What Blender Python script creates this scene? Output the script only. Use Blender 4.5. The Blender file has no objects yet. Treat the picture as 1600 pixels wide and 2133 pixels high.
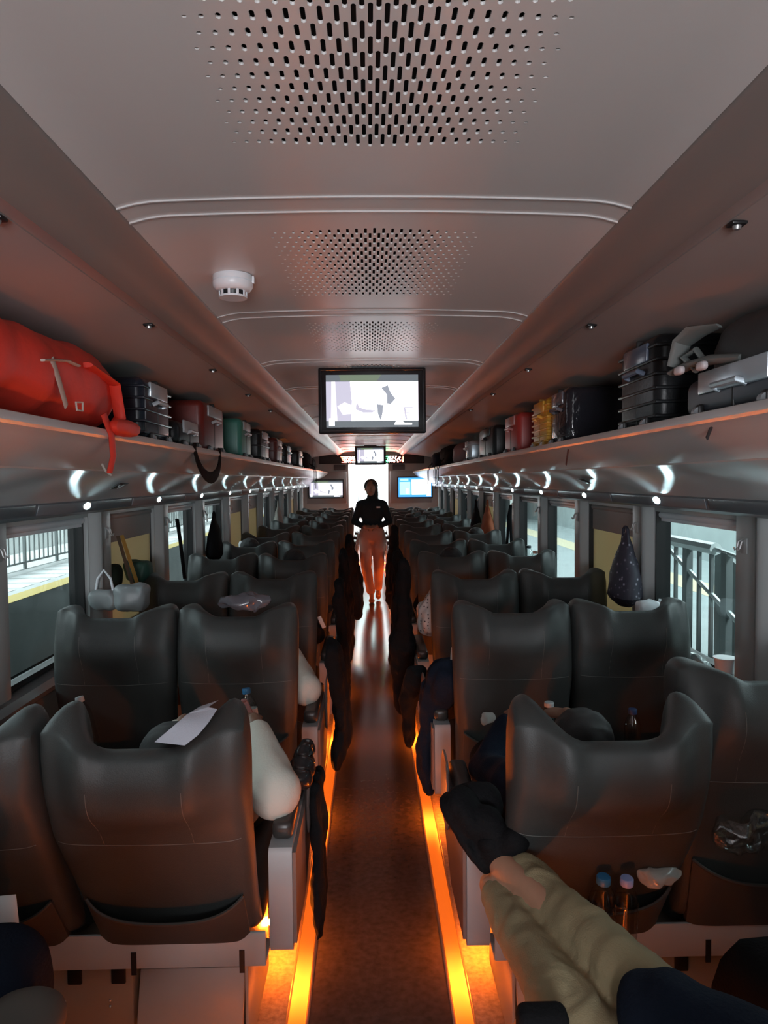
import bpy, bmesh, math, random
from mathutils import Vector, Matrix, noise
random.seed(7)
sc = bpy.context.scene
col = sc.collection
R = math.radians

# ------------------------------------------------------------------ camera
CAM = Vector((-0.017, 0.0, 1.62))
FPX = 1500.0
def cam_matrix():
    wy = Vector((-30, 66, -FPX)).normalized()
    phi = 0.010
    v = Vector((-math.sin(phi), math.cos(phi), 0))
    wz = (v - wy * v.dot(wy)).normalized()
    wx = wy.cross(wz)
    return Matrix((wx, wy, wz))
CR = cam_matrix()
cd = bpy.data.cameras.new('camera')
cam = bpy.data.objects.new('camera', cd)
col.objects.link(cam)
cd.sensor_fit = 'HORIZONTAL'
cd.sensor_width = 36.0
cd.lens = 36.0 * FPX / 1600.0
cd.clip_start = 0.02
cd.clip_end = 300
cam.matrix_world = Matrix.Translation(CAM) @ CR.to_4x4()
sc.camera = cam

def at(px, py, Y):
    """world point at forward distance Y seen in direction (px, py) of the photograph"""
    d = CR @ Vector((px - 800, 1066.5 - py, -FPX))
    return CAM + d * (Y / d.y)

# ------------------------------------------------------------------ world, lights, exposure
sc.view_settings.view_transform = 'Standard'
sc.view_settings.look = 'None'
sc.view_settings.gamma = 1
sc.view_settings.use_curve_mapping = False
sc.view_settings.exposure = 0.0
w = bpy.data.worlds.new('night'); sc.world = w
w.use_nodes = True
w.node_tree.nodes['Background'].inputs[0].default_value = (0.25, 0.33, 0.42, 1)
w.node_tree.nodes['Background'].inputs[1].default_value = 0.03

def area(name, loc, rot, sx, sy, power, color, spread=180):
    l = bpy.data.lights.new(name, 'AREA')
    l.shape = 'RECTANGLE'; l.size = sx; l.size_y = sy
    l.energy = power; l.color = color; l.spread = R(spread)
    o = bpy.data.objects.new(name, l); col.objects.link(o)
    o.location = loc; o.rotation_euler = rot
    return o
# station canopy lamps above both platforms
area('station_lamp_left', (-8.2, 22, 4.6), (0, 0, 0), 1.2, 60, 5200, (0.86, 0.97, 1.0))
area('station_lamp_right', (7.5, 18, 4.6), (0, 0, 0), 1.2, 50, 4200, (0.82, 0.97, 1.0))
# lamp put out of sight in an added recess to whiten the far door
def spot(name, loc, target, power, color, ang, blend=0.3, rad=0.05):
    l = bpy.data.lights.new(name, 'SPOT'); l.energy = power; l.color = color
    l.spot_size = R(ang); l.spot_blend = blend; l.shadow_soft_size = rad
    o = bpy.data.objects.new(name, l); col.objects.link(o)
    o.location = loc
    o.rotation_euler = (Vector(target) - Vector(loc)).to_track_quat('-Z', 'Y').to_euler()
    return o
area('door_recess_lamp', (-0.043, 14.27, 2.02), (R(28), 0, 0), 0.6, 0.08, 75, (0.93, 0.98, 1.0))
# unseen light added behind the camera, tilted up to brighten ceiling and seat backs
area('rear_fill_light', (0.0, -2.0, 1.45), (R(118), 0, 0), 0.7, 0.9, 80.0, (0.93, 0.95, 1.0))

# ------------------------------------------------------------------ materials
MATS = {}
def mat(name, c, rough=0.5, metal=0.0, bump=0.0, bscale=200.0, spec=0.5, var=0.0, vscale=8.0, coat=0.0, emit=None, estr=0.0, alpha=1.0, trans=0.0, sheen=0.0, stretch=None):
    if name in MATS: return MATS[name]
    m = bpy.data.materials.new(name); m.use_nodes = True
    nt = m.node_tree; b = nt.nodes['Principled BSDF']
    c4 = (c[0], c[1], c[2], 1)
    b.inputs['Base Color'].default_value = c4
    b.inputs['Roughness'].default_value = rough
    b.inputs['Metallic'].default_value = metal
    b.inputs['Specular IOR Level'].default_value = spec
    if coat: b.inputs['Coat Weight'].default_value = coat; b.inputs['Coat Roughness'].default_value = 0.1
    if trans: b.inputs['Transmission Weight'].default_value = trans
    if sheen: b.inputs['Sheen Weight'].default_value = sheen
    if emit:
        b.inputs['Emission Color'].default_value = (emit[0], emit[1], emit[2], 1)
        b.inputs['Emission Strength'].default_value = estr
    b.inputs['Alpha'].default_value = alpha
    tc = nt.nodes.new('ShaderNodeTexCoord')
    src = tc.outputs['Object']
    if stretch:
        mp = nt.nodes.new('ShaderNodeMapping'); mp.inputs['Scale'].default_value = stretch
        nt.links.new(src, mp.inputs[0]); src = mp.outputs[0]
    if bump:
        n = nt.nodes.new('ShaderNodeTexNoise'); n.inputs['Scale'].default_value = bscale; n.inputs['Detail'].default_value = 4
        bp = nt.nodes.new('ShaderNodeBump'); bp.inputs['Strength'].default_value = bump; bp.inputs['Distance'].default_value = 0.01
        nt.links.new(src, n.inputs['Vector']); nt.links.new(n.outputs['Fac'], bp.inputs['Height'])
        nt.links.new(bp.outputs['Normal'], b.inputs['Normal'])
    if var:
        n2 = nt.nodes.new('ShaderNodeTexNoise'); n2.inputs['Scale'].default_value = vscale; n2.inputs['Detail'].default_value = 3
        cr = nt.nodes.new('ShaderNodeValToRGB')
        cr.color_ramp.elements[0].position = 0.3; cr.color_ramp.elements[1].position = 0.7
        cr.color_ramp.elements[0].color = tuple(max(0, x * (1 - var)) for x in c) + (1,)
        cr.color_ramp.elements[1].color = tuple(min(1, x * (1 + var)) for x in c) + (1,)
        nt.links.new(src, n2.inputs['Vector']); nt.links.new(n2.outputs['Fac'], cr.inputs[0])
        nt.links.new(cr.outputs[0], b.inputs['Base Color'])
    MATS[name] = m
    return m

def thin_glass(name, tint=(0.9, 0.95, 0.95), rough=0.02, fac=0.12):
    m = bpy.data.materials.new(name); m.use_nodes = True
    nt = m.node_tree; nt.nodes.clear()
    o = nt.nodes.new('ShaderNodeOutputMaterial'); mx = nt.nodes.new('ShaderNodeMixShader')
    t = nt.nodes.new('ShaderNodeBsdfTransparent'); g = nt.nodes.new('ShaderNodeBsdfGlossy')
    t.inputs[0].default_value = tint + (1,); g.inputs['Roughness'].default_value = rough
    lw = nt.nodes.new('ShaderNodeLayerWeight'); lw.inputs[0].default_value = 0.5
    pw_ = nt.nodes.new('ShaderNodeMath'); pw_.operation = 'POWER'; pw_.inputs[1].default_value = 4.0
    a = nt.nodes.new('ShaderNodeMath'); a.operation = 'MULTIPLY_ADD'; a.inputs[1].default_value = 0.5; a.inputs[2].default_value = fac * 0.4; a.use_clamp = True
    nt.links.new(lw.outputs['Facing'], pw_.inputs[0]); nt.links.new(pw_.outputs[0], a.inputs[0]); nt.links.new(a.outputs[0], mx.inputs[0])
    nt.links.new(t.outputs[0], mx.inputs[1]); nt.links.new(g.outputs[0], mx.inputs[2]); nt.links.new(mx.outputs[0], o.inputs[0])
    MATS[name] = m
    return m

def emis(name, c, s):
    return mat(name, (0.02, 0.02, 0.02), 0.4, emit=c, estr=s)

M_ceil = mat('ceiling_white', (0.64, 0.62, 0.61), 0.33, bump=0.02, bscale=60)
M_rib = mat('ceiling_rib', (0.62, 0.6, 0.6), 0.25)
M_plenum = mat('plenum_dark', (0.012, 0.014, 0.015), 0.8)
M_beam = mat('beam_satin', (0.24, 0.215, 0.205), 0.32)
M_rackceil = mat('rack_ceiling', (0.40, 0.37, 0.36), 0.38)
M_rack = mat('rack_satin', (0.50, 0.50, 0.50), 0.2, bump=0.015, bscale=30)
M_racklip = mat('rack_lip', (0.6, 0.6, 0.6), 0.25, metal=0.3)
M_bezel = mat('bezel_grey', (0.16, 0.18, 0.20), 0.3)
M_bezeldark = mat('bezel_smoked', (0.01, 0.013, 0.018), 0.15)
M_wall = mat('wall_grey', (0.34, 0.35, 0.35), 0.4, bump=0.02, bscale=80)
M_walllow = mat('wall_lower', (0.22, 0.19, 0.17), 0.5)
M_pillar = mat('pillar_grey', (0.40, 0.42, 0.42), 0.35)
M_alu = mat('aluminium', (0.6, 0.62, 0.63), 0.3, metal=0.8)
M_rubber = mat('rubber_black', (0.008, 0.009, 0.01), 0.5)
M_seat = mat('seat_leather', (0.040, 0.044, 0.043), 0.50, spec=0.38, bump=0.12, bscale=350, var=0.1, vscale=6)
M_seatcover = mat('seat_pocket_cloth', (0.046, 0.043, 0.039), 0.55, spec=0.3, bump=0.15, bscale=500)
M_seam = mat('seat_seam', (0.11, 0.11, 0.10), 0.6)
M_console = mat('console_grey', (0.34, 0.34, 0.345), 0.4, bump=0.02, bscale=200)
M_consolebrown = mat('console_side', (0.16, 0.12, 0.11), 0.4)
M_bar = mat('frame_grey', (0.40, 0.42, 0.42), 0.35, bump=0.02, bscale=100)
M_base = mat('base_beige', (0.30, 0.27, 0.22), 0.5)
M_black = mat('black_plastic', (0.012, 0.012, 0.013), 0.4)
M_floor = mat('aisle_vinyl', (0.052, 0.042, 0.038), 0.16, bump=0.02, bscale=120, var=0.25, vscale=40)
M_floorside = mat('side_carpet', (0.30, 0.24, 0.20), 0.7, bump=0.3, bscale=300, var=0.3, vscale=60)
M_glass = thin_glass('window_glass')
M_blind = mat('blind_cloth', (0.62, 0.55, 0.42), 0.8, bump=0.1, bscale=500)
M_blind.node_tree.nodes['Principled BSDF'].inputs['Transmission Weight'].default_value = 0.0
M_blindgrey = mat('blind_header_grey', (0.30, 0.29, 0.28), 0.6)
M_white = mat('white_plastic', (0.72, 0.76, 0.80), 0.35)
M_doorwhite = mat('door_white', (0.82, 0.85, 0.86), 0.3)
M_lamp = emis('reading_lamp_glow', (0.62, 0.93, 1.0), 75)
M_strip = emis('orange_strip_glow', (1.0, 0.14, 0.008), 1.2)
_n = M_strip.node_tree; _t = _n.nodes.new('ShaderNodeTexCoord'); _s = _n.nodes.new('ShaderNodeSeparateXYZ')
_n.links.new(_t.outputs['Object'], _s.inputs[0])
def _m(op, a, b=None, c=None):
    q = _n.nodes.new('ShaderNodeMath'); q.operation = op
    for i, x in enumerate((a, b, c)):
        if x is None: continue
        if isinstance(x, (int, float)): q.inputs[i].default_value = x
        else: _n.links.new(x, q.inputs[i])
    return q.outputs[0]
_c = _m('COSINE', _m('MULTIPLY', _m('SUBTRACT', _s.outputs[1], 2.22), 2 * math.pi / 1.06))
_p = _m('POWER', _m('MULTIPLY_ADD', _c, 0.5, 0.5), 8.0)      # footlight pools on the strip, put into its glow once per row
_n.links.new(_m('MULTIPLY_ADD', _p, 6.5, 0.9), _n.nodes['Principled BSDF'].inputs['Emission Strength'])
M_foot = emis('footlight_glow', (1.0, 0.17, 0.010), 900)

# translucent cloth for the blinds: light from outside glows through it
nt = M_blind.node_tree
pb = nt.nodes['Principled BSDF']; out = nt.nodes['Material Output']
tr = nt.nodes.new('ShaderNodeBsdfTranslucent'); tr.inputs[0].default_value = (0.75, 0.62, 0.42, 1)
mx = nt.nodes.new('ShaderNodeMixShader'); mx.inputs[0].default_value = 0.5
nt.links.new(pb.outputs[0], mx.inputs[1]); nt.links.new(tr.outputs[0], mx.inputs[2]); nt.links.new(mx.outputs[0], out.inputs[0])

# ------------------------------------------------------------------ mesh building
class MB:
    def __init__(s):
        s.v = []; s.f = []; s.mi = []; s.k = 0
    def mat(s, k): s.k = k; return s
    def add(s, vs, fs):
        n = len(s.v); s.v += [tuple(p) for p in vs]
        for f in fs: s.f.append(tuple(i + n for i in f)); s.mi.append(s.k)
        return s
    def box(s, c, d, bev=0.0, rot=None, seg=2):
        bm = bmesh.new(); bmesh.ops.create_cube(bm, size=1)
        for v in bm.verts: v.co = Vector((v.co.x * d[0], v.co.y * d[1], v.co.z * d[2]))
        if bev > 0:
            bmesh.ops.bevel(bm, geom=list(bm.edges), offset=min(bev, min(d) * 0.49), segments=seg, affect='EDGES', profile=0.5)
        Mx = Matrix.Translation(Vector(c)) @ (rot.to_4x4() if rot is not None else Matrix.Identity(4))
        bm.verts.ensure_lookup_table(); bm.verts.index_update()
        s.add([Mx @ v.co for v in bm.verts], [[v.index for v in f.verts] for f in bm.faces])
        bm.free(); return s
    def span(s, a, b, bev=0.0, seg=2):
        return s.box([(a[i] + b[i]) / 2 for i in range(3)], [abs(b[i] - a[i]) for i in range(3)], bev, None, seg)
    def tube(s, pts, r, n=8, flat=1.0, cap=True, closed=False, up=None):
        pts = [Vector(p) for p in pts]; m = len(pts)
        rs = r if isinstance(r, (list, tuple)) else [r] * m
        rings = []; prev = None
        for i, p in enumerate(pts):
            a = pts[(i - 1) % m] if (closed or i > 0) else p
            b = pts[(i + 1) % m] if (closed or i < m - 1) else p
            t = (b - a)
            if t.length < 1e-9: t = Vector((0, 0, 1))
            t.normalize()
            if prev is None:
                u = up if up is not None else (Vector((0, 0, 1)) if abs(t.z) < 0.9 else Vector((0, 1, 0)))
                x = t.cross(Vector(u)).normalized()
            else:
                x = (prev - t * prev.dot(t))
                x = x.normalized() if x.length > 1e-6 else t.orthogonal().normalized()
            prev = x; y = t.cross(x)
            rings.append([p + x * (math.cos(2 * math.pi * k / n) * rs[i]) + y * (math.sin(2 * math.pi * k / n) * rs[i] * flat) for k in range(n)])
        vs = [q for rg in rings for q in rg]; fs = []
        for i in range(m if closed else m - 1):
            j = (i + 1) % m
            for k in range(n):
                fs.append((i * n + k, i * n + (k + 1) % n, j * n + (k + 1) % n, j * n + k))
        if cap and not closed:
            fs.append(tuple(range(n))[::-1]); fs.append(tuple((m - 1) * n + k for k in range(n)))
        return s.add(vs, fs)
    def ell(s, c, r, rot=None, nu=16, nv=10, p=2.0):
        """super-ellipsoid"""
        c = Vector(c); vs = []; fs = []
        def sp(x, e): return math.copysign(abs(x) ** (2.0 / e), x)
        for j in range(nv + 1):
            ph = -math.pi / 2 + math.pi * j / nv
            for i in range(nu):
                th = 2 * math.pi * i / nu
                q = Vector((r[0] * sp(math.cos(ph), p) * sp(math.cos(th), p), r[1] * sp(math.cos(ph), p) * sp(math.sin(th), p), r[2] * sp(math.sin(ph), p)))
                if rot is not None: q = rot @ q
                vs.append(c + q)
        for j in range(nv):
            for i in range(nu):
                fs.append((j * nu + i, j * nu + (i + 1) % nu, (j + 1) * nu + (i + 1) % nu, (j + 1) * nu + i))
        return s.add(vs, fs)
    def cap(s, a, b, ra, rb, n=14):
        """tapered capsule"""
        a = Vector(a); b = Vector(b)
        s.tube([a, b], [ra, rb], n)
        s.ell(a, (ra, ra, ra), nu=n, nv=8); s.ell(b, (rb, rb, rb), nu=n, nv=8)
        return s
    def lathe(s, prof, c=(0, 0, 0), axis=(0, 0, 1), n=20):
        """prof: list of (radius, height) along axis"""
        q = Vector(axis).to_track_quat('Z', 'Y').to_matrix(); c = Vector(c)
        vs = [c + q @ Vector((r * math.cos(2 * math.pi * k / n), r * math.sin(2 * math.pi * k / n), h)) for r, h in prof for k in range(n)]
        fs = []
        for i in range(len(prof) - 1):
            for k in range(n):
                fs.append((i * n + k, i * n + (k + 1) % n, (i + 1) * n + (k + 1) % n, (i + 1) * n + k))
        return s.add(vs, fs)
    def grid(s, fn, nu, nv, thick=None):
        vs = [fn(i / nu, j / nv) for j in range(nv + 1) for i in range(nu + 1)]
        fs = [(j * (nu + 1) + i, j * (nu + 1) + i + 1, (j + 1) * (nu + 1) + i + 1, (j + 1) * (nu + 1) + i) for j in range(nv) for i in range(nu)]
        return s.add(vs, fs)
    def prism(s, pts, axis, a, b):
        """extrude 2D outline pts along axis 0/1/2 from a to b"""
        def P(p, t):
            q = [0, 0, 0]; o = [i for i in range(3) if i != axis]
            q[o[0]], q[o[1]], q[axis] = p[0], p[1], t
            return q
        n = len(pts)
        vs = [P(p, a) for p in pts] + [P(p, b) for p in pts]
        fs = [(i, (i + 1) % n, (i + 1) % n + n, i + n) for i in range(n)] + [tuple(range(n))[::-1], tuple(range(n, 2 * n))]
        return s.add(vs, fs)
    def noise(s, amp, scale, seed=0.0):
        out = []
        for p in s.v:
            q = Vector(p) * scale + Vector((seed, seed * 1.7, -seed))
            d = noise.noise_vector(q) * amp + noise.noise_vector(q * 2.3) * amp * 0.4
            out.append(tuple(Vector(p) + d))
        s.v = out; return s
    def mesh(s, name, mats, smooth=True, fixn=True):
        me = bpy.data.meshes.new(name)
        me.from_pydata(s.v, [], s.f)
        for m in (mats if isinstance(mats, (list, tuple)) else [mats]): me.materials.append(m)
        for p, k in zip(me.polygons, s.mi): p.material_index = k
        if fixn:
            bm = bmesh.new(); bm.from_mesh(me)
            bmesh.ops.remove_doubles(bm, verts=bm.verts, dist=1e-6)
            bmesh.ops.recalc_face_normals(bm, faces=bm.faces)
            bm.to_mesh(me); bm.free()
        if smooth:
            me.polygons.foreach_set('use_smooth', [True] * len(me.polygons))
            try: me.set_sharp_from_angle(angle=R(38))
            except Exception: pass
        me.update()
        return me
    def build(s, name, mats, parent=None, loc=None, smooth=True):
        return link(name, s.mesh(name, mats, smooth), parent, loc)

def link(name, me, parent=None, loc=None):
    o = bpy.data.objects.new(name, me); col.objects.link(o)
    if parent is not None: o.parent = parent
    if loc is not None: o.location = loc
    return o

def remesh(mb, name, mats, voxel, smooth=4, noise_amp=0, noise_scale=10, seed=0, folds=None):
    """fuse overlapping pieces into one continuous skin"""
    me = mb.mesh(name, mats, False)
    o = bpy.data.objects.new(name + '_src', me); col.objects.link(o)
    md = o.modifiers.new('r', 'REMESH'); md.mode = 'VOXEL'; md.voxel_size = voxel
    sm = o.modifiers.new('s', 'SMOOTH'); sm.factor = 0.5; sm.iterations = smooth
    dg = bpy.context.evaluated_depsgraph_get()
    r = bpy.data.meshes.new_from_object(o.evaluated_get(dg))
    bpy.data.objects.remove(o)
    r.name = name
    if noise_amp or folds:
        r.update()
        for v in r.vertices:
            n = v.normal; d = 0
            if noise_amp: d += noise.noise(v.co * noise_scale + Vector((seed, 0, 0))) * noise_amp
            if folds: d += folds(v.co, n)
            v.co = v.co + n * d
    r.polygons.foreach_set('use_smooth', [True] * len(r.polygons))
    if not r.materials:
        for m in (mats if isinstance(mats, (list, tuple)) else [mats]): r.materials.append(m)
    r.update()
    return r

def thing(name, label, cat, loc=(0, 0, 0), rotz=0.0, group=None):
    o = bpy.data.objects.new(name, None); col.objects.link(o)
    o.empty_display_size = 0.1
    o.location = loc; o.rotation_euler = (0, 0, rotz)
    return tag(o, label, cat, group)
def tag(o, label, cat, group=None):
    o['label'] = label; o['category'] = cat
    if group: o['group'] = group
    return o
def struct(o):
    o['kind'] = 'structure'; return o
def copy_tree(o, parent=None):
    c = o.copy(); col.objects.link(c)
    if parent is not None: c.parent = parent
    for ch in list(o.children): copy_tree(ch, c)
    return c
# ================================================================== the coach shell
Y0, Y1 = -2.6, 14.2          # rear and front bulkheads
WX = 1.33                    # inner wall
# --- floor
mb = MB(); mb.span((-0.215, Y0, -0.05), (0.215, Y1, 0.004))
struct(mb.build('floor', M_floor, smooth=False))
mb = MB()
for s in (-1, 1): mb.span((s * 0.285, Y0, -0.05), (s * (WX + 0.1), Y1, 0.0))
struct(mb.build('floor', M_floorside, smooth=False))
mb = MB()      # aluminium channel edges beside the light strips
for s in (-1, 1):
    mb.span((s * 0.215, Y0, -0.05), (s * 0.224, Y1, 0.006), 0.002)
    mb.span((s * 0.277, Y0, -0.05), (s * 0.285, Y1, 0.006), 0.002)
    mb.span((s * 0.224, Y0, -0.05), (s * 0.277, Y1, -0.004))
struct(mb.build('trim_1', mat('channel_metal', (0.32, 0.25, 0.2), 0.3, metal=0.5)))

# --- ceiling panels with staggered slots cut through them
def ceil_z(x):
    a = abs(x)
    z = 2.188 - 0.045 * a * a
    if a > 0.43: z -= ((a - 0.43) / 0.085) ** 2 * 0.012
    return z
def panel_mesh(length, first, rows):
    """perforated panel: columns of slots, alternate rows shifted by half a pitch"""
    cp = 0.0103; ncol = 53; mb = MB(); half = 0.515
    x0 = -ncol * cp / 2
    for c in range(ncol):
        xa = x0 + c * cp; xb = xa + cp; xc = (xa + xb) / 2
        L = 0.047 * (1 - abs(xc) / 0.262)
        holes = []
        if L > 0.004:
            hw = 0.0032
            for r in range(rows):
                if (r + c) % 2: continue
                # only rows of the same parity share this column: pitch 0.065
                yc = first + r * 0.0325
                holes.append((yc - L / 2, yc + L / 2, hw))
        ys = 0.0
        for (ya, yb, hw) in holes:
            mb.add([(xa, ys, 0), (xb, ys, 0), (xb, ya - 0.003, 0), (xa, ya - 0.003, 0)], [(0, 1, 2, 3)])
            A, B = ya - 0.003, yb + 0.003
            ch = min(0.0022, (yb - ya) * 0.3)
            outer = [(xa, A), (xb, A), (xb, B), (xa, B)]
            o8 = [(xc - hw + ch, ya), (xc + hw - ch, ya), (xc + hw, ya + ch), (xc + hw, yb - ch), (xc + hw - ch, yb), (xc - hw + ch, yb), (xc - hw, yb - ch), (xc - hw, ya + ch)]
            vs = [(p[0], p[1], 0) for p in outer] + [(p[0], p[1], 0) for p in o8] + [(p[0], p[1], 0.004) for p in o8]
            fs = [(0, 1, 5, 4), (1, 6, 5), (1, 2, 7, 6), (2, 8, 7), (2, 3, 9, 8), (3, 10, 9), (3, 0, 11, 10), (0, 4, 11)]
            fs += [(4 + i, 4 + (i + 1) % 8, 12 + (i + 1) % 8, 12 + i) for i in range(8)]
            mb.add(vs, fs); ys = B
        mb.add([(xa, ys, 0), (xb, ys, 0), (xb, length, 0), (xa, length, 0)], [(0, 1, 2, 3)])
    for s in (-1, 1):
        n = 12
        for i in range(n):
            a = abs(x0) + (half - abs(x0)) * i / n; b = abs(x0) + (half - abs(x0)) * (i + 1) / n
            mb.add([(s * a, 0, 0), (s * b, 0, 0), (s * b, length, 0), (s * a, length, 0)], [(0, 1, 2, 3)])
    mb.v = [(x, y, z + ceil_z(x)) for (x, y, z) in mb.v]
    return mb.mesh('ceiling', M_ceil, True)
PL = 0.955
pm1 = panel_mesh(PL, 0.125, 18); pm2 = panel_mesh(PL, 0.165, 18)
seams = []
k = 0
y = 0.553 - 3 * PL
while y < Y1 - 0.05:
    L = link('ceiling', pm1 if abs(y - 0.553) < 0.01 else pm2, loc=(0, y, 0)); struct(L)
    seams.append(y); y += PL
mb = MB(); mb.span((-0.62, Y0, 2.26), (0.62, Y1 + 0.3, 2.27))
for s in (-1, 1): mb.span((s * 0.52, Y0, 2.17), (s * 0.55, Y1, 2.26))
struct(mb.build('ceiling', M_plenum, smooth=False))
mb = MB()
for sy in seams:
    for dy, wd in ((-0.041, 0.005), (0.038, 0.005)):
        mb.grid(lambda u, v: (-0.515 + 1.03 * u, sy + dy + wd * math.sin(v * math.pi * 2 - math.pi) * 0.5 * (1 if 0 < v < 1 else 1) + wd * (v - 0.5), ceil_z(-0.515 + 1.03 * u) - 0.004 * math.sin(math.pi * v) + 0.0005), 30, 6)
struct(mb.build('trim_2', M_rib))

# --- coves / beams and the ceiling above the racks
for s, side in ((-1, 'left'), (1, 'right')):
    prof = [(0.511, 2.178), (0.516, 2.166), (0.524, 2.160), (0.56, 2.146), (0.60, 2.124), (0.628, 2.106), (0.636, 2.104), (0.642, 2.110), (0.645, 2.124), (0.652, 2.128)]
    mb = MB()
    mb.prism([(s * a, b) for a, b in prof] + [(s * 0.652, 2.2), (s * 0.53, 2.2)], 1, Y0, Y1)
    struct(mb.build('trim_3' if s < 0 else 'trim_4', M_beam))
    pr = [(0.650, 2.130), (0.70, 2.137), (0.712, 2.136), (0.7125, 2.140), (0.715, 2.140), (0.7155, 2.135), (0.80, 2.122), (0.95, 2.100), (1.10, 2.08), (1.24, 2.055), (1.31, 1.97), (1.33, 1.74)]
    mb = MB(); n = len(pr)
    mb.prism([(s * a, b) for a, b in pr] + [(s * 1.40, 1.74), (s * 1.40, 2.22), (s * 0.65, 2.22)], 1, Y0, Y1)
    struct(mb.build('ceiling', M_rackceil))

# small spring latches on the panel above the racks
def latch(x, y, z, s, i):
    lab = ['dark metal latch on the ceiling above the %s rack, %s' % ('left' if s < 0 else 'right', w) for w in ('nearest the camera', 'second from the camera', 'third from the camera', 'fourth from the camera', 'farthest one in view')][min(i, 4)]
    t = thing('ceiling_latch', lab, 'latch', (x, y, z), 0, 'latches above the racks')
    mb = MB(); mb.box((0, 0, -0.004), (0.032, 0.03, 0.008), 0.003); mb.build('latch_plate', M_black, t)
    mb = MB(); mb.lathe([(0.0, -0.016), (0.007, -0.015), (0.009, -0.008), (0.009, -0.004)], n=12); mb.build('button', M_alu, t)
for s in (-1, 1):
    for i in range(5):
        latch(s * 0.728, (1.42 if s < 0 else 1.46) + i * 0.955, 2.133, s, i)

# --- luggage racks (one long moulded shelf each side)
for s, side in ((-1, 'left'), (1, 'right')):
    t = thing('luggage_rack', 'long satin grey luggage rack running the length of the %s wall' % side, 'rack', (s * 1.0, 0, 1.6), 0)
    top = [(0.835, 1.775), (0.840, 1.787), (0.850, 1.790), (0.862, 1.786), (0.866, 1.768)]
    und = []
    # underside: lip, flat, seam groove, then the curved cove down to the light panel
    prof = [(0.866, 1.766), (1.33, 1.766), (1.33, 1.55), (1.232, 1.547)]
    for i in range(11):
        a = i / 10
        x = 1.205 - (1.205 - 0.985) * a; z = 1.546 + (1.662 - 1.546) * (a ** 0.75)
        z += 0.016 * math.sin(math.pi * a)
        prof.append((x, z))
    prof += [(0.981, 1.672), (0.978, 1.672), (0.975, 1.667), (0.93, 1.688), (0.89, 1.714), (0.865, 1.738), (0.85, 1.752), (0.84, 1.757)]
    mb = MB(); mb.prism([(s * a - s * 1.0, b - 1.6) for a, b in prof], 1, Y0, Y1)
    mb.build('shelf', M_rack, t)
    mb = MB(); mb.prism([(s * a - s * 1.0, b - 1.6) for a, b in [(0.838, 1.757), (0.833, 1.765)] + top + [(0.866, 1.757)]], 1, Y0, Y1)
    mb.build('front_lip', M_racklip, t)

# --- reading light panel (bezel)
NW0, NW1 = -4, 10            # window bay indices
def bay_y(k): return 2.60 + 1.03 * k
for s, side in ((-1, 'left'), (1, 'right')):
    mb = MB()
    mb.prism([(s * 1.200, 1.546), (s * 1.212, 1.500), (s * 1.235, 1.488), (s * 1.36, 1.488), (s * 1.36, 1.548), (s * 1.21, 1.548)], 1, Y0, Y1)
    struct(mb.build('trim_5' if s < 0 else 'trim_6', M_bezel))
    for k in range(NW0, NW1 + 1):
        y0 = bay_y(k) - 0.02
        mb = MB()
        # one module face per bay, with a joint between modules
        q = Matrix.Rotation(s * R(-14), 3, 'Y')
        mb.box((s * 1.2035, y0 + 0.515, 1.523), (0.004, 1.005, 0.038), 0.0015, q)
        near = k <= 0
        struct(mb.build('trim_%d' % (20 + k + (20 if s > 0 else 0)), M_bezeldark if near and False else M_bezel))

# --- reading lights
rl = thing('reading_light', 'x', 'light')
mb = MB(); mb.ell((0, 0, 0), (0.006, 0.036, 0.0125), nu=24, nv=10); mb.build('lens', M_lamp, rl)
mb = MB()
n = 28
pts = [(0.001, 0.040 * math.cos(2 * math.pi * i / n), 0.0165 * math.sin(2 * math.pi * i / n)) for i in range(n)]
mb.tube(pts, 0.003, 6, closed=True); mb.build('bezel_ring', M_alu, rl)
first = True
ordn = ['nearest', 'second', 'third', 'fourth', 'fifth', 'sixth', 'seventh', 'eighth', 'ninth', 'tenth', 'eleventh', 'twelfth', 'thirteenth', 'fourteenth', 'fifteenth', 'sixteenth']
for s, side in ((-1, 'left'), (1, 'right')):
    for k in range(-3, 11):
        o = rl if first else copy_tree(rl); first = False
        o.location = (s * 1.2015, 3.035 + 1.03 * k, 1.524)
        o.rotation_euler = (0, s * R(-14), 0)
        if k >= 0: lab = 'glowing white oval reading light under the %s luggage rack, %s in view along that side' % (side, ordn[k])
        else: lab = 'oval reading light under the %s rack behind the camera, row %s' % (side, ('one', 'two', 'three')[k + 3])
        tag(o, lab, 'light', 'reading lights under the %s rack' % side)

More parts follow.
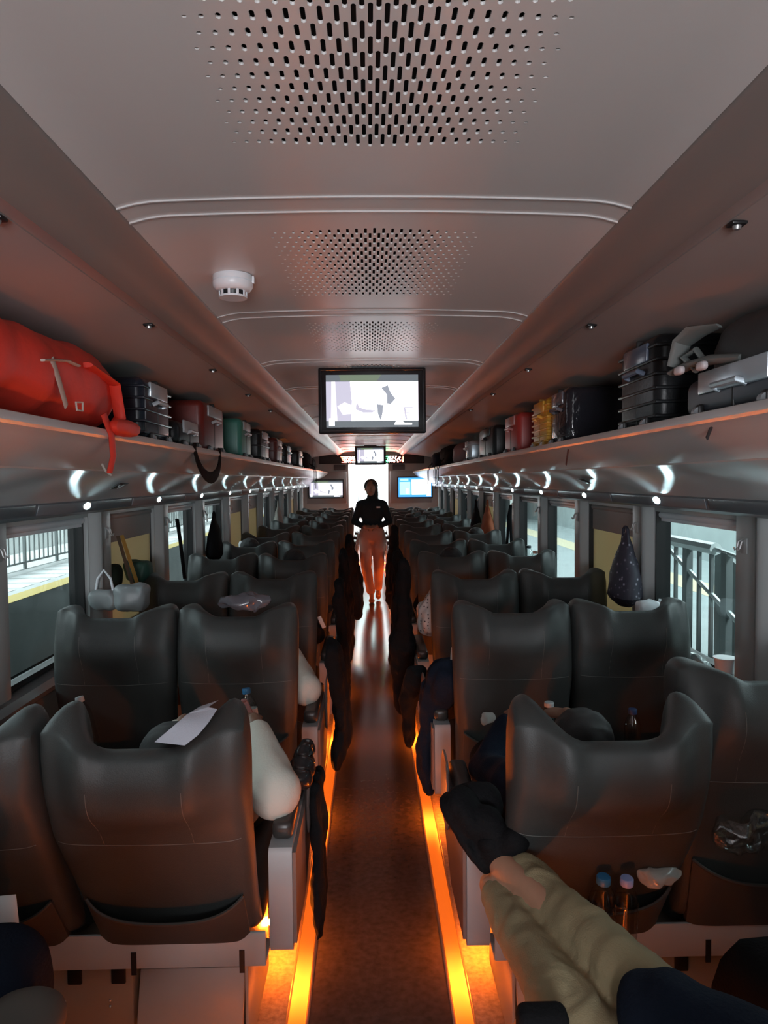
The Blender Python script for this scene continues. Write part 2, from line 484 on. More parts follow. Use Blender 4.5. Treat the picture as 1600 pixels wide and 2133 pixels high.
# --- side walls with window openings
ZB, ZT = 0.845, 1.462
WW = 0.77
for s, side in ((-1, 'left'), (1, 'right')):
    mb = MB()
    mb.span((s * WX, Y0, 0.0), (s * (WX + 0.07), Y1, ZB - 0.03))
    struct(mb.build('wall_%s' % side, M_walllow))
    mb = MB()
    mb.span((s * WX, Y0, ZT), (s * (WX + 0.07), Y1, 1.75), 0)
    for k in range(NW0, NW1 + 1):
        a = bay_y(k) + WW; b = bay_y(k + 1)
        if k == NW1: b = Y1
        mb.span((s * WX, a, ZB - 0.03), (s * (WX + 0.07), b, ZT))
        # rounded column beside each window and a shallow hook panel
        c = a + 0.055
        pts = [(s * WX, a + 0.005)] + [(s * (WX - 0.045 * math.sin(math.pi * t / 8)), a + 0.006 + 0.09 * t / 8) for t in range(9)] + [(s * WX, a + 0.10)]
        mb.prism([(p[0], p[1]) for p in pts], 2, ZB, 1.50)
        if k < NW1: mb.span((s * (WX - 0.018), a + 0.115, ZB), (s * WX, b - 0.012, 1.50), 0.006)
    mb.span((s * WX, Y0, ZB - 0.03), (s * (WX + 0.07), bay_y(NW0), ZT))
    struct(mb.build('wall_%s' % side, M_pillar))
    # sill rail
    mb = MB(); mb.prism([(s * (WX - 0.035), ZB - 0.055), (s * (WX - 0.04), ZB - 0.035), (s * (WX - 0.02), ZB - 0.012), (s * (WX + 0.06), ZB - 0.002), (s * (WX + 0.06), ZB - 0.06)], 1, Y0, Y1)
    struct(mb.build('trim_7' if s < 0 else 'trim_8', M_alu))
    mb = MB(); mb.prism([(s * WX, 0.0), (s * (WX - 0.10), 0.0), (s * (WX - 0.10), 0.22), (s * (WX - 0.085), 0.25), (s * WX, 0.26)], 1, Y0, Y1)
    struct(mb.build('baseboard_%s' % side, M_walllow))

closed = {(-1, 1): 1.0, (-1, 4): 1.0, (-1, 5): 0.9, (-1, 9): 1, (1, 1): 1.0, (1, 5): 0.85, (1, 8): 1, (-1, -2): 1, (1, -2): 1}
wn = 0
for s in (-1, 1):
    for k in range(NW0, NW1 + 1):
        wn += 1
        r = bpy.data.objects.new('window_%d' % wn, None); col.objects.link(r); struct(r)
        y0 = bay_y(k); r.location = (s * (WX + 0.045), y0, ZB)
        mb = MB(); mb.span((-0.004, 0.0, 0.0), (0.004, WW, ZT - ZB)); mb.build('glass_pane', M_glass, r, smooth=False)
        mb = MB(); h = ZT - ZB; f = 0.022
        mb.span((-0.02, 0, 0), (0.02, f, h)); mb.span((-0.044, WW - 0.012, 0), (0.025, WW - 0.0005, h))
        mb.span((-0.02, f, 0), (0.02, WW - 0.012, f)); mb.span((-0.02, f, h - f), (0.02, WW - 0.012, h))
        mb.build('window_frame', M_rubber, r, smooth=False)
        amt = closed.get((s, k), 0.0)
        xs = -s * 0.018
        mb = MB(); mb.tube([(xs, 0.01, h - 0.016), (xs, WW - 0.01, h - 0.016)], 0.016, 12)
        mb.build('blind_roller', M_white if k % 2 == 0 else M_blindgrey, r)
        if amt > 0:
            mb = MB(); zb = h - 0.03 - amt * (h - 0.05)
            mb.span((xs - 0.001, 0.012, zb), (xs + 0.001, WW - 0.012, h - 0.03)); mb.build('roller_blind', M_blind, r, smooth=False)
            mb = MB(); mb.span((xs - 0.006 - s * 0.004, 0.012, zb - 0.012), (xs + 0.006 - s * 0.004, WW - 0.012, zb + 0.006), 0.003); mb.build('blind_bar', M_alu, r)
            mb = MB(); mb.span((xs - s * 0.004 - 0.002, 0.012, h - 0.15), (xs - s * 0.004 + 0.002, WW - 0.012, h)); mb.build('blind_valance', M_blindgrey, r, smooth=False)
        else:
            mb = MB(); mb.span((xs - 0.003, 0.012, h - 0.045), (xs + 0.003, WW - 0.012, h - 0.03)); mb.build('blind_valance', M_white, r, smooth=False)

# coat hooks on the panels between windows
hk = None
for s, side in ((-1, 'left'), (1, 'right')):
    for k in range(-1, 9):
        y = bay_y(k) + WW + 0.18
        if hk is None:
            hk = thing('coat_hook', 'x', 'hook')
            mb = MB(); mb.box((0, 0, 0), (0.006, 0.055, 0.075), 0.002); mb.build('hook_plate', M_pillar, hk)
            for dy in (-0.014, 0.014):
                mb = MB(); mb.tube([(-0.003, dy, 0.03), (-0.02, dy, 0.02), (-0.028, dy, -0.01), (-0.038, dy, -0.02), (-0.042, dy, -0.005)], 0.004, 8); mb.build('hook', M_alu, hk)
            o = hk
        else: o = copy_tree(hk)
        o.scale = (0.75, 0.75, 0.75); o.location = (s * (WX - 0.021), y, 1.375); o.rotation_euler = (0, 0, 0 if s > 0 else math.pi)
        tag(o, 'double coat hook after the %s window of the %s wall' % (['first (beside the camera)', 'second', 'third', 'fourth', 'fifth', 'sixth', 'seventh', 'eighth', 'ninth', 'tenth'][k + 1], side), 'hook', 'coat hooks between the windows')

# --- front bulkhead
M_bulk = mat('bulkhead_grey', (0.30, 0.29, 0.27), 0.5)
M_bulkdark = mat('bulkhead_panel', (0.17, 0.16, 0.155), 0.5)
DXa, DXb = -0.43, 0.345      # door opening
mb = MB()
mb.span((-1.4, Y1, 0), (DXa, Y1 + 0.1, 2.3)); mb.span((DXb, Y1, 0), (1.4, Y1 + 0.1, 2.3)); mb.span((DXa, Y1, 1.96), (DXb, Y1 + 0.03, 2.3)); mb.span((-0.6, Y1 + 0.62, 0), (0.6, Y1 + 0.7, 2.3))
struct(mb.build('wall_front', M_bulk))
mb = MB()
for a, b in ((-1.25, -0.47), (0.385, 1.2)):
    mb.span((a, Y1 - 0.02, 1.17), (b, Y1, 1.80), 0.006)
struct(mb.build('trim_9', M_bulkdark))
mb = MB()
for x in (-0.60, 0.56):
    mb.box((x, Y1 - 0.01, 1.875), (0.24, 0.02, 0.10), 0.04)
struct(mb.build('trim_10', mat('vent_dark', (0.05, 0.04, 0.04), 0.5)))
d = bpy.data.objects.new('door_1', None); col.objects.link(d); struct(d); d.location = ((DXa + DXb) / 2, Y1 + 0.50, 0)
mb = MB()     # white recess added before the sliding door, keeps the lamp's light on it
mb.span((DXa - 0.04, Y1 + 0.1, 0), (DXa, Y1 + 0.6, 2.12)); mb.span((DXb, Y1 + 0.1, 0), (DXb + 0.04, Y1 + 0.6, 2.12)); mb.span((DXa, Y1 + 0.04, 2.08), (DXb, Y1 + 0.6, 2.12)); mb.span((DXa - 0.04, Y1 + 0.56, 0), (DXb + 0.04, Y1 + 0.62, 2.12))
struct(mb.build('wall_recess', M_doorwhite, smooth=False))
mb = MB(); mb.span((DXa, Y1, -0.05), (DXb, Y1 + 0.6, 0.004)); struct(mb.build('floor', M_floor, smooth=False))
wdt = DXb - DXa
mb = MB()
mb.span((-wdt / 2, 0, 0), (-0.205, 0.04, 1.96), 0.004); mb.span((0.205, 0, 0), (wdt / 2, 0.04, 1.96), 0.004)
mb.span((-0.205, 0, 1.80), (0.205, 0.04, 1.96)); mb.span((-0.205, 0, 0), (0.205, 0.04, 0.85))
mb.build('door_leaf', M_doorwhite, d, smooth=False)
mb = MB(); n = 32; pts = []
for i in range(n):
    a = 2 * math.pi * i / n; cx, cz = math.cos(a), math.sin(a)
    pts.append((0.205 * math.copysign(abs(cx) ** 0.35, cx), -0.006, 1.325 + 0.475 * math.copysign(abs(cz) ** 0.25, cz)))
mb.tube(pts, 0.012, 6, closed=True); mb.build('window_gasket', mat('gasket_grey', (0.15, 0.17, 0.17), 0.5), d)
mb = MB(); mb.span((-0.205, 0.012, 0.85), (0.205, 0.018, 1.80))
mb.build('door_glass', mat('door_glass', (0.55, 0.72, 0.70), 0.15, var=0.35, vscale=3), d, smooth=False)
mb = MB(); mb.box((0.27, -0.02, 1.0), (0.03, 0.03, 0.22), 0.01); mb.build('door_handle', M_alu, d)
# --- rear bulkhead with its closed door
mb = MB()
mb.span((-1.4, Y0 - 0.1, 0), (-0.38, Y0, 2.3)); mb.span((0.38, Y0 - 0.1, 0), (1.4, Y0, 2.3)); mb.span((-0.38, Y0 - 0.1, 1.96), (0.38, Y0, 2.3))
struct(mb.build('wall_back', M_bulk))
d = bpy.data.objects.new('door_2', None); col.objects.link(d); struct(d); d.location = (0, Y0 - 0.05, 0)
mb = MB(); mb.span((-0.38, -0.02, 0), (0.38, 0.02, 1.96)); mb.build('door_leaf', M_doorwhite, d)
mb = MB(); mb.box((0.27, 0.035, 1.0), (0.03, 0.03, 0.22), 0.01); mb.build('door_handle', M_alu, d)
# outer shell so nothing leaks in
mb = MB()
for s in (-1, 1):
    mb.span((s * (WX + 0.07), Y0, 1.5), (s * (WX + 0.11), Y1, 2.35)); mb.span((s * (WX + 0.07), Y0, -0.1), (s * (WX + 0.11), Y1, ZB))
mb.span((-WX - 0.11, Y0, 2.3), (WX + 0.11, Y1, 2.36))
struct(mb.build('trim_11', M_black, smooth=False))
for s in (-1, 1):
    pass

# --- orange guide light strips in the floor
for s, side in ((-1, 'left'), (1, 'right')):
    mb = MB(); mb.span((s * 0.226, Y0, -0.003), (s * 0.275, Y1, 0.020), 0.004)
    o = mb.build('floor_light_strip', M_strip)
    tag(o, 'glowing orange guide light strip along the %s edge of the aisle floor' % side, 'light')

# ================================================================== outside
M_plat = mat('platform_floor', (0.55, 0.56, 0.55), 0.5, var=0.1, vscale=2)
M_yellow = mat('platform_yellow', (0.62, 0.45, 0.07), 0.6)
M_tile = mat('platform_white_line', (0.85, 0.86, 0.85), 0.5)
M_rail = mat('railing_grey', (0.22, 0.24, 0.24), 0.5)
M_track = mat('track_dark', (0.03, 0.035, 0.035), 0.8, bump=0.5, bscale=20)
M_railw = mat('railing_white', (0.8, 0.85, 0.84), 0.4)
mb = MB(); mb.span((-14, -6, -1.1), (-1.6, 70, -1.0)); struct(mb.build('floor', M_track, smooth=False))
mb = MB(); mb.span((-14, -6, -1.0), (-4.9, 70, 0.0)); struct(mb.build('floor', M_plat, smooth=False))
mb = MB(); mb.span((-5.22, -6, 0.0), (-4.9, 70, 0.006)); struct(mb.build('trim_12', M_yellow, smooth=False))
mb = MB()
for i in range(120): mb.span((-6.2, -2 + i * 0.6, 0.0), (-5.42, -2 + i * 0.6 + 0.42, 0.006))
struct(mb.build('trim_13', M_tile, smooth=False))
mb = MB(); mb.span((-14.2, -6, -1), (-14, 70, 4)); struct(mb.build('wall_outside_left', mat('station_wall', (0.05, 0.06, 0.06), 0.7), smooth=False))
def railing(x, ya, yb, z0, h, sp, name, lab, m, rr=0.016, posts=1.6):
    t = thing(name, lab, 'railing', (x, ya, z0))
    mb = MB(); mb.tube([(0, 0, h), (0, yb - ya, h)], 0.03, 8); mb.build('handrail', m, t)
    mb = MB(); mb.tube([(0, 0, 0.12), (0, yb - ya, 0.12)], 0.02, 6); mb.tube([(0, 0, h - 0.13), (0, yb - ya, h - 0.13)], 0.02, 6); mb.build('rail', m, t)
    mb = MB(); y = 0
    while y < yb - ya: mb.tube([(0, y, 0.12), (0, y, h - 0.13)], rr, 6); y += sp
    o = mb.build('baluster', m, t); o['kind'] = 'stuff'
    y = 0; k = 0
    while y <= yb - ya:
        mb = MB(); mb.box((0, y, h / 2), (0.05, 0.05, h)); mb.build('post', m, t, smooth=False); y += posts
railing(-6.6, 4, 60, 0.0, 1.15, 0.2, 'platform_railing', 'long grey metal railing on the bright platform outside the left windows', M_rail, posts=1.4)
mb = MB()
for i in range(30): mb.span((-9.5, 6 + i * 1.9, 0.0), (-8.2, 6 + i * 1.9 + 1.4, 0.9))
o = mb.build('platform_bench', M_tile, smooth=False); tag(o, 'row of pale low blocks behind the platform railing on the left', 'bench', None); o['kind'] = 'stuff'
# right side: lower concourse, stair railing
M_conc = mat('concourse_floor', (0.42, 0.47, 0.47), 0.5, var=0.08, vscale=1.5)
M_beige = mat('tactile_beige', (0.75, 0.66, 0.45), 0.6)
mb = MB(); mb.span((1.6, -6, -1.15), (16, 60, -1.0)); struct(mb.build('floor', M_conc, smooth=False))
mb = MB(); mb.span((7.4, -6, -1.0), (8.3, 60, -0.994)); struct(mb.build('trim_14', M_beige, smooth=False))
mb = MB(); mb.span((15.5, -6, -1), (15.7, 60, 4)); struct(mb.build('wall_outside_right', mat('station_wall_right', (0.13, 0.16, 0.16), 0.7), smooth=False))
railing(11.0, 4, 50, 0.2, 1.2, 0.45, 'far_railing', 'pale railing on the far side of the concourse outside the right windows', M_railw, rr=0.03)
mb = MB(); mb.span((10.5, -6, -1.0), (14, 60, 0.2)); struct(mb.build('floor', M_conc, smooth=False))
# stair with its railing, seen through the near right window
st = thing('station_staircase', 'grey steps and concrete stringer going down outside the nearest right window', 'staircase', (5.2, 9.0, -1.0))
mb = MB()
for i in range(9): mb.span((-0.1, -3.0 + i * 0.42, 0), (1.5, -3.0 + i * 0.42 + 0.46, 0.02 + 0.17 * (i)))
mb.build('steps', M_conc, st, smooth=False)
mb = MB(); mb.prism([(-3.2, 0), (1.4, 0), (1.4, 1.62), (-3.2, -0.0 + 0.12)], 0, -0.18, -0.1)
mb.build('stringer', mat('stringer_grey', (0.2, 0.23, 0.23), 0.6), st, smooth=False)
sr = thing('stair_railing', 'metal stair railing with a wide white handrail outside the nearest right window', 'railing', (4.6, 9.0, -1.0))
mb = MB(); mb.tube([(0, 0.5, 1.66), (0, 4.0, 1.66)], 0.085, 8); mb.tube([(0, 0.5, 1.66), (0, -1.2, 1.52)], 0.035, 8); mb.build('handrail', M_railw, sr)
mb = MB(); mb.tube([(0, 4.0, 2.2), (0, -0.6, 0.62)], 0.035, 6); mb.tube([(0.5, 1.9, 2.45), (0.5, 0.35, 1.78)], 0.03, 8); mb.build('rail', M_railw, sr)
for i, yy in enumerate((-0.6, -0.1, 0.2, 0.62, 0.98, 1.35, 1.75, 2.2, 2.6, 3.0, 3.4)):
    mb = MB(); wd = 0.09 if i in (2, 5, 8) else 0.04
    mb.box((0, yy, 0.82), (wd, wd * 1.6, 1.64)); mb.build('post', M_rail, sr, smooth=False)
# ================================================================== seats
def sstep(a, b, x):
    t = max(0.0, min(1.0, (x - a) / (b - a))); return t * t * (3 - 2 * t)
SH = 0.704
def seat_w(v): return 0.222 + 0.016 * sstep(0.1, 0.7, v) - 0.006 * sstep(0.92, 1.0, v)
def seat_tb(v): return 0.048 + 0.026 * math.exp(-((v - 0.83) / 0.10) ** 2) - 0.014 * sstep(0.93, 1.0, v)
def seat_top(x):
    a = abs(x)
    return SH - 0.024 * (1 - sstep(0.070, 0.128, a)) - 0.035 * (1 - math.sqrt(max(0.0, 1 - min(1, max(0, a - 0.198) / 0.042) ** 2)))
def backrest_mesh():
    mb = MB(); nu, nv = 36, 36
    def us(u): return 0.5 - 0.5 * math.cos(math.pi * u) if True else u
    def f(side):
        def g(u, v):
            a = us(u) * 2 - 1; vv = us(v)
            x = a * seat_w(vv)
            z = vv * seat_top(x)
            e = max(0.0, 1 - abs(a) ** 12) ** 0.5 * max(0.0, 1 - vv ** 22) ** 0.5 * max(0.0, 1 - (1 - vv) ** 30) ** 0.5
            if side < 0: y = -seat_tb(vv) * e
            else: y = (0.052 + 0.10 * sstep(0.42, 0.80, abs(a)) * sstep(0.55, 0.85, vv) + 0.01 * math.sin(vv * 7)) * e
            y += 0.060 * sstep(0.11, 0.20, abs(x)) * sstep(0.60, 0.95, vv)      # wings curve forward
            return (x, y, z)
        return g
    mb.grid(f(-1), nu, nv); mb.grid(f(1), nu, nv)
    return mb.mesh('backrest', M_seat)
def seat_back_y(x, z):
    v = z / seat_top(x); w_ = seat_w(v); a = min(1, abs(x) / w_)
    e = max(0.0, 1 - a ** 12) ** 0.5 * max(0.0, 1 - v ** 22) ** 0.5
    return -seat_tb(v) * e + 0.060 * sstep(0.11, 0.20, abs(x)) * sstep(0.60, 0.95, v)
def pocket_mesh():
    mb = MB()
    def g(u, v):
        a = u * 2 - 1; x = a * 0.197
        zt = 0.150 + 0.052 * abs(a) ** 2.2
        z = 0.006 + v * (zt - 0.006)
        off = 0.006 + 0.024 * (1 - a ** 4) * v ** 1.5 + 0.010 * (1 - a ** 6)
        return (x, seat_back_y(x, z) - off, z)
    mb.grid(g, 28, 10)
    mb.tube([(lambda p: (p[0], p[1], p[2]))(g(i / 28, 1.0)) for i in range(29)], 0.0045, 6)
    # sides closed down to the shell
    for a in (0.0, 1.0):
        mb.grid(lambda u, v, a=a: (g(a, v)[0], g(a, v)[1] + u * 0.02, g(a, v)[2]), 1, 10)
    return mb.mesh('seat_pocket', M_seatcover)
def seam_mesh():
    mb = MB()
    mb.tube([(x, seat_back_y(x, 0.43) + 0.0004, 0.43 - 0.006 * math.cos(x * 9)) for x in [(-0.215 + 0.43 * i / 24) for i in range(25)]], 0.0011, 5)
    for s in (-1, 1):
        mb.tube([(s * 0.105, seat_back_y(s * 0.105, z) + 0.0006, z) for z in [0.43 + 0.2 * i / 14 for i in range(15)]], 0.001, 5)
    return mb.mesh('seam', M_seam)
ME_back, ME_pocket, ME_seam = backrest_mesh(), pocket_mesh(), seam_mesh()
mb = MB(); mb.box((0, 0.24, -0.0), (0.44, 0.48, 0.13), 0.045, seg=3); ME_cush = mb.mesh('seat_cushion', M_seat)
mb = MB(); mb.tube([(-0.045, 0, 0), (0.045, 0, 0)], 0.02, 8); ME_hinge = mb.mesh('hinge', M_black)
M_tag = mat('tag_beige', (0.62, 0.47, 0.33), 0.5)
M_armpad = mat('armrest_pad', (0.045, 0.038, 0.035), 0.35)
def make_double(s):
    """s=+1: unit right of the aisle (aisle towards -x)"""
    t = thing('double_seat', 'x', 'train seat', (s * 0.785, 0, 0))
    for i, x in enumerate((-0.240, 0.240)):
        c = link('seat_cushion', ME_cush, t, (x, 0.03, 0.42))
        b = link('backrest', ME_back, t, (x, 0, 0.42))
        link('seat_pocket', ME_pocket, b); link('seam', ME_seam, b)
    ai = -s
    def X(a): return ai * a      # a measured towards the aisle from the unit centre
    mb = MB(); mb.prism([(0.0, 0.60), (0.0, 0.345), (0.012, 0.325), (0.30, 0.33), (0.50, 0.42), (0.53, 0.60), (0.5, 0.615), (0.01, 0.615)], 0, X(0.481), X(0.545))
    mb.mat(1).prism([(0.01, 0.60), (0.01, 0.345), (0.30, 0.335), (0.495, 0.425), (0.52, 0.60)], 0, X(0.545), X(0.555))
    o = mb.build('armrest_console', [M_console, M_consolebrown], t)
    mb = MB(); mb.span((X(0.483), 0.05, 0.612), (X(0.543), 0.50, 0.665), 0.018, 3); mb.build('armrest', M_armpad, t)
    mb = MB(); mb.ell((X(0.562), 0.40, 0.60), (0.008, 0.10, 0.12), p=3); mb.build('folded_tray', M_consolebrown, t)
    mb = MB(); mb.span((X(-0.012), 0.02, 0.56), (X(0.012), 0.42, 0.62), 0.01); mb.build('armrest', M_armpad, t)
    mb = MB(); mb.span((X(-0.50), 0.02, 0.56), (X(-0.47), 0.45, 0.62), 0.01); mb.build('armrest', M_armpad, t)
    mb = MB(); mb.box((0, -0.035, 0.845), (0.022, 0.005, 0.085), 0.002); mb.box((0, -0.036, 0.872), (0.024, 0.006, 0.006), 0.001)
    o = mb.build('hanging_tab', M_tag, t); o['label'] = 'beige tab in the gap between the two backrests'
    mb = MB(); mb.span((X(-0.545), -0.055, 0.325), (X(0.478), -0.045, 0.418), 0.003); mb.span((X(-0.545), -0.05, 0.325), (X(0.478), 0.05, 0.335))
    mb.build('crossbar', M_bar, t)
    for a in (0.415, 0.128, -0.10, -0.38):
        mb = MB(); mb.span((X(a - 0.007), -0.0575, 0.31), (X(a + 0.007), -0.0545, 0.372)); mb.build('slot', M_black, t, smooth=False)
    mb = MB(); mb.span((X(-0.36), 0.02, 0.0), (X(0.10), 0.40, 0.32), 0.008); mb.span((X(-0.50), 0.0, 0.295), (X(0.12), 0.03, 0.32), 0.003)
    mb.build('pedestal', M_base, t)
    for a in (-0.06, 0.06):
        mb = MB(); mb.span((X(a - 0.02), 0.014, 0.235), (X(a + 0.02), 0.022, 0.285), 0.004)
        mb.build('bracket_plate', M_black, t)
    for a in (-0.09, 0.035):
        for z in (0.17, 0.187):
            mb = MB(); mb.ell((X(a), 0.018, z), (0.004, 0.004, 0.004), nu=8, nv=6); mb.build('rivet', M_alu, t)
    mb = MB(); mb.box((X(0.26), 0.02, 0.19), (0.29, 0.02, 0.15), 0.004, Matrix.Rotation(R(-18), 3, 'X')); mb.build('footrest', M_bar, t)
    mb = MB(); mb.span((X(0.12), 0.10, 0.0), (X(0.30), 0.36, 0.31), 0.004); mb.build('motor_box', mat('box_brown', (0.11, 0.085, 0.07), 0.5), t)
    mb = MB(); mb.span((X(0.405), 0.03, 0.0), (X(0.415), 0.42, 0.33), 0.003); mb.build('side_frame', M_bar, t)
    mb = MB(); mb.lathe([(0.0, 0.0), (0.02, 0.0)], c=(X(0.43), 0.44, 0.14), axis=(ai * 0.15, 0.25, -0.9), n=12)
    mb.build('footlight', M_foot, t, smooth=False)
    return t
protoR, protoL = make_double(1), make_double(-1)
ROW0, PITCH = 1.87, 1.03
rec = {}   # recline angles (aisle seat, window seat)
rec[(-1, -1)] = (22, 22); rec[(1, -1)] = (22, 22)
rec[(-1, 0)] = (30, 31); rec[(1, 0)] = (30, 10)
rec[(-1, 1)] = (9, 9); rec[(1, 1)] = (9, 8)
ordr = ['row beside the photographer', 'nearest row in view', 'second row', 'third row', 'fourth row', 'fifth row', 'sixth row', 'seventh row', 'eighth row', 'ninth row', 'tenth row', 'eleventh row', 'row just before the far wall']
rnd = random.Random(3)
for s, pr, side in ((1, protoR, 'right'), (-1, protoL, 'left')):
    for k in range(-1, 12):
        o = pr if k == -1 else copy_tree(pr)
        o.location = (s * 0.785, ROW0 + PITCH * k + {-1: -0.13, 0: 0.06}.get(k, 0), 0)
        ra, rw = rec.get((s, k), (rnd.choice([7, 8, 9, 11]), rnd.choice([7, 8, 10, 12])))
        for ch in o.children:
            if ch.name.startswith('backrest'):
                aisle = (ch.location.x * s) < 0
                ch.rotation_euler = (R(ra if aisle else rw), 0, 0)
        tag(o, 'dark grey leather double train seat %s of the aisle, %s' % (side, ordr[k + 1]), 'train seat', 'double seats %s of the aisle' % side)

# ================================================================== screens
def E(n, c, st): return emis(n, c, st)
S_white = E('screen_white', (0.93, 0.95, 1.0), 2.6); S_lav = E('screen_lavender', (0.52, 0.50, 0.62), 1.2)
S_grey = E('screen_grey', (0.32, 0.35, 0.42), 1.0); S_dark = E('screen_dark', (0.12, 0.15, 0.17), 0.9); S_green = E('screen_green', (0.16, 0.22, 0.14), 0.9)
S_blue = E('screen_blue', (0.05, 0.28, 0.75), 2.0); S_cyan = E('screen_cyan', (0.3, 0.8, 0.95), 2.2); S_pink = E('screen_pink', (0.80, 0.74, 0.82), 1.6)
def picture(w_, h_, full=True):
    """flat picture facing -y, origin at its centre"""
    mb = MB(); ly = [0.0]
    def poly(pts, k, d):
        mb.mat(k).add([((x - 0.5) * w_, -d * 0.0004, (0.5 - y) * h_) for x, y in pts], [tuple(range(len(pts)))])
    poly([(0, 0), (1, 0), (1, 1), (0, 1)], 0, 0)
    poly([(0, 0), (1, 0), (1, 0.125), (0, 0.125)], 4, 1)
    poly([(0, 0.88), (1, 0.88), (1, 1), (0, 1)], 3, 1)
    poly([(0.14, 0.0), (0.6, 0), (0.55, 0.12), (0.16, 0.12)], 5, 2)
    poly([(0, 0.125), (0.26, 0.125), (0.28, 0.5), (0.27, 0.88), (0, 0.88)], 1, 1)
    poly([(0.06, 0.125), (0.10, 0.125), (0.12, 0.88), (0.05, 0.88)], 6, 2)
    poly([(0.12, 0.6), (0.20, 0.52), (0.28, 0.58), (0.30, 0.74), (0.18, 0.76)], 6, 3)
    poly([(0.33, 0.5), (0.36, 0.62), (0.42, 0.66), (0.54, 0.68), (0.50, 0.72), (0.40, 0.72), (0.32, 0.66)], 1, 2)
    poly([(0.60, 0.25), (0.67, 0.20), (0.70, 0.34), (0.75, 0.46), (0.70, 0.56), (0.66, 0.55), (0.66, 0.38)], 2, 2)
    poly([(0.55, 0.56), (0.62, 0.58), (0.61, 0.74), (0.59, 0.88), (0.56, 0.74)], 2, 2)
    poly([(0.84, 0.62), (0.94, 0.62), (0.94, 0.635), (0.86, 0.64), (0.88, 0.86), (0.86, 0.86)], 1, 2)
    poly([(0.87, 0.72), (0.94, 0.73), (0.94, 0.745), (0.87, 0.735)], 1, 2)
    poly([(0.94, 0.125), (1, 0.125), (1, 0.88), (0.94, 0.88)], 6, 2)
    poly([(0.03, 0.83), (0.09, 0.83), (0.09, 0.97), (0.03, 0.97)], 0, 4)
    poly([(0.74, 0.93), (0.76, 0.885), (0.83, 0.89), (0.85, 0.92), (0.93, 0.925), (0.93, 0.96), (0.74, 0.96)], 0, 4)
    return mb
PM = [S_white, S_lav, S_grey, S_dark, S_dark, S_green, S_pink]
def ceiling_tv(y, w_, h_, zt, lab):
    t = thing('ceiling_television', lab, 'television', (0, y, zt))
    mb = MB(); mb.span((-w_ / 2, 0.0, -h_), (w_ / 2, 0.045, 0), 0.008)
    mb.box((0, 0.06, -h_ / 2), (w_ * 0.7, 0.04, h_ * 0.7), 0.01)
    mb.build('housing', mat('tv_black', (0.012, 0.012, 0.014), 0.22), t)
    mb = MB(); b = 0.014
    f = [(-w_ / 2 + b, -b), (w_ / 2 - b, -b), (w_ / 2 - b, -h_ + b), (-w_ / 2 + b, -h_ + b)]
    mb.tube([(p[0], -0.003, p[1]) for p in f], 0.003, 6, closed=True); mb.build('bezel', mat('tv_bezel', (0.05, 0.05, 0.055), 0.15), t)
    mb = picture(w_ * 0.855, h_ * 0.79); mb.v = [(x, yy - 0.004, z - h_ * 0.51) for x, yy, z in mb.v]
    mb.build('screen', PM, t, smooth=False)
    mb = MB(); mb.span((-0.10, 0.02, -0.005), (0.10, 0.08, 0.04)); mb.build('ceiling_bracket', M_black, t, smooth=False)
ceiling_tv(3.60, 0.535, 0.327, 2.18, 'large lit television hanging from the ceiling, nearer of the two')
ceiling_tv(11.7, 0.50, 0.31, 2.18, 'small looking lit television hanging from the ceiling near the far door')
def wall_tv(x0, x1, z0, z1, kind, lab):
    t = thing('wall_television', lab, 'television', ((x0 + x1) / 2, Y1 - 0.022, (z0 + z1) / 2))
    w_, h_ = x1 - x0, z1 - z0
    mb = MB(); mb.box((0, 0.0, 0), (w_ + 0.05, 0.016, h_ + 0.05), 0.006); mb.build('housing', MATS['tv_black'], t)
    if kind == 0:
        mb = picture(w_, h_); mb.v = [(x, y * 3 - 0.012, z) for x, y, z in mb.v]; mb.build('screen', PM, t, smooth=False)
    else:
        mb = MB()
        def q(a, b, c, d, k, l): mb.mat(k).add([((a - 0.5) * w_, -0.012 - l * 0.002, (0.5 - b) * h_), ((c - 0.5) * w_, -0.012 - l * 0.002, (0.5 - b) * h_), ((c - 0.5) * w_, -0.012 - l * 0.002, (0.5 - d) * h_), ((a - 0.5) * w_, -0.012 - l * 0.002, (0.5 - d) * h_)], [(0, 1, 2, 3)])
        q(0, 0, 1, 1, 0, 0); q(0.04, 0.22, 0.36, 0.88, 1, 1); q(0.40, 0.10, 0.98, 0.88, 2, 1); q(0.06, 0.05, 0.30, 0.16, 1, 1)
        q(0.22, 0.55, 0.30, 0.84, 2, 2); q(0.85, 0.90, 0.98, 0.97, 2, 2)
        mb.build('screen', [S_blue, S_cyan, S_white], t, smooth=False)
wall_tv(-1.20, -0.55, 1.295, 1.62, 0, 'lit flat screen with a pale picture on the far wall, left of the door')
wall_tv(0.55, 1.20, 1.285, 1.665, 1, 'lit flat screen with a blue picture on the far wall, right of the door')
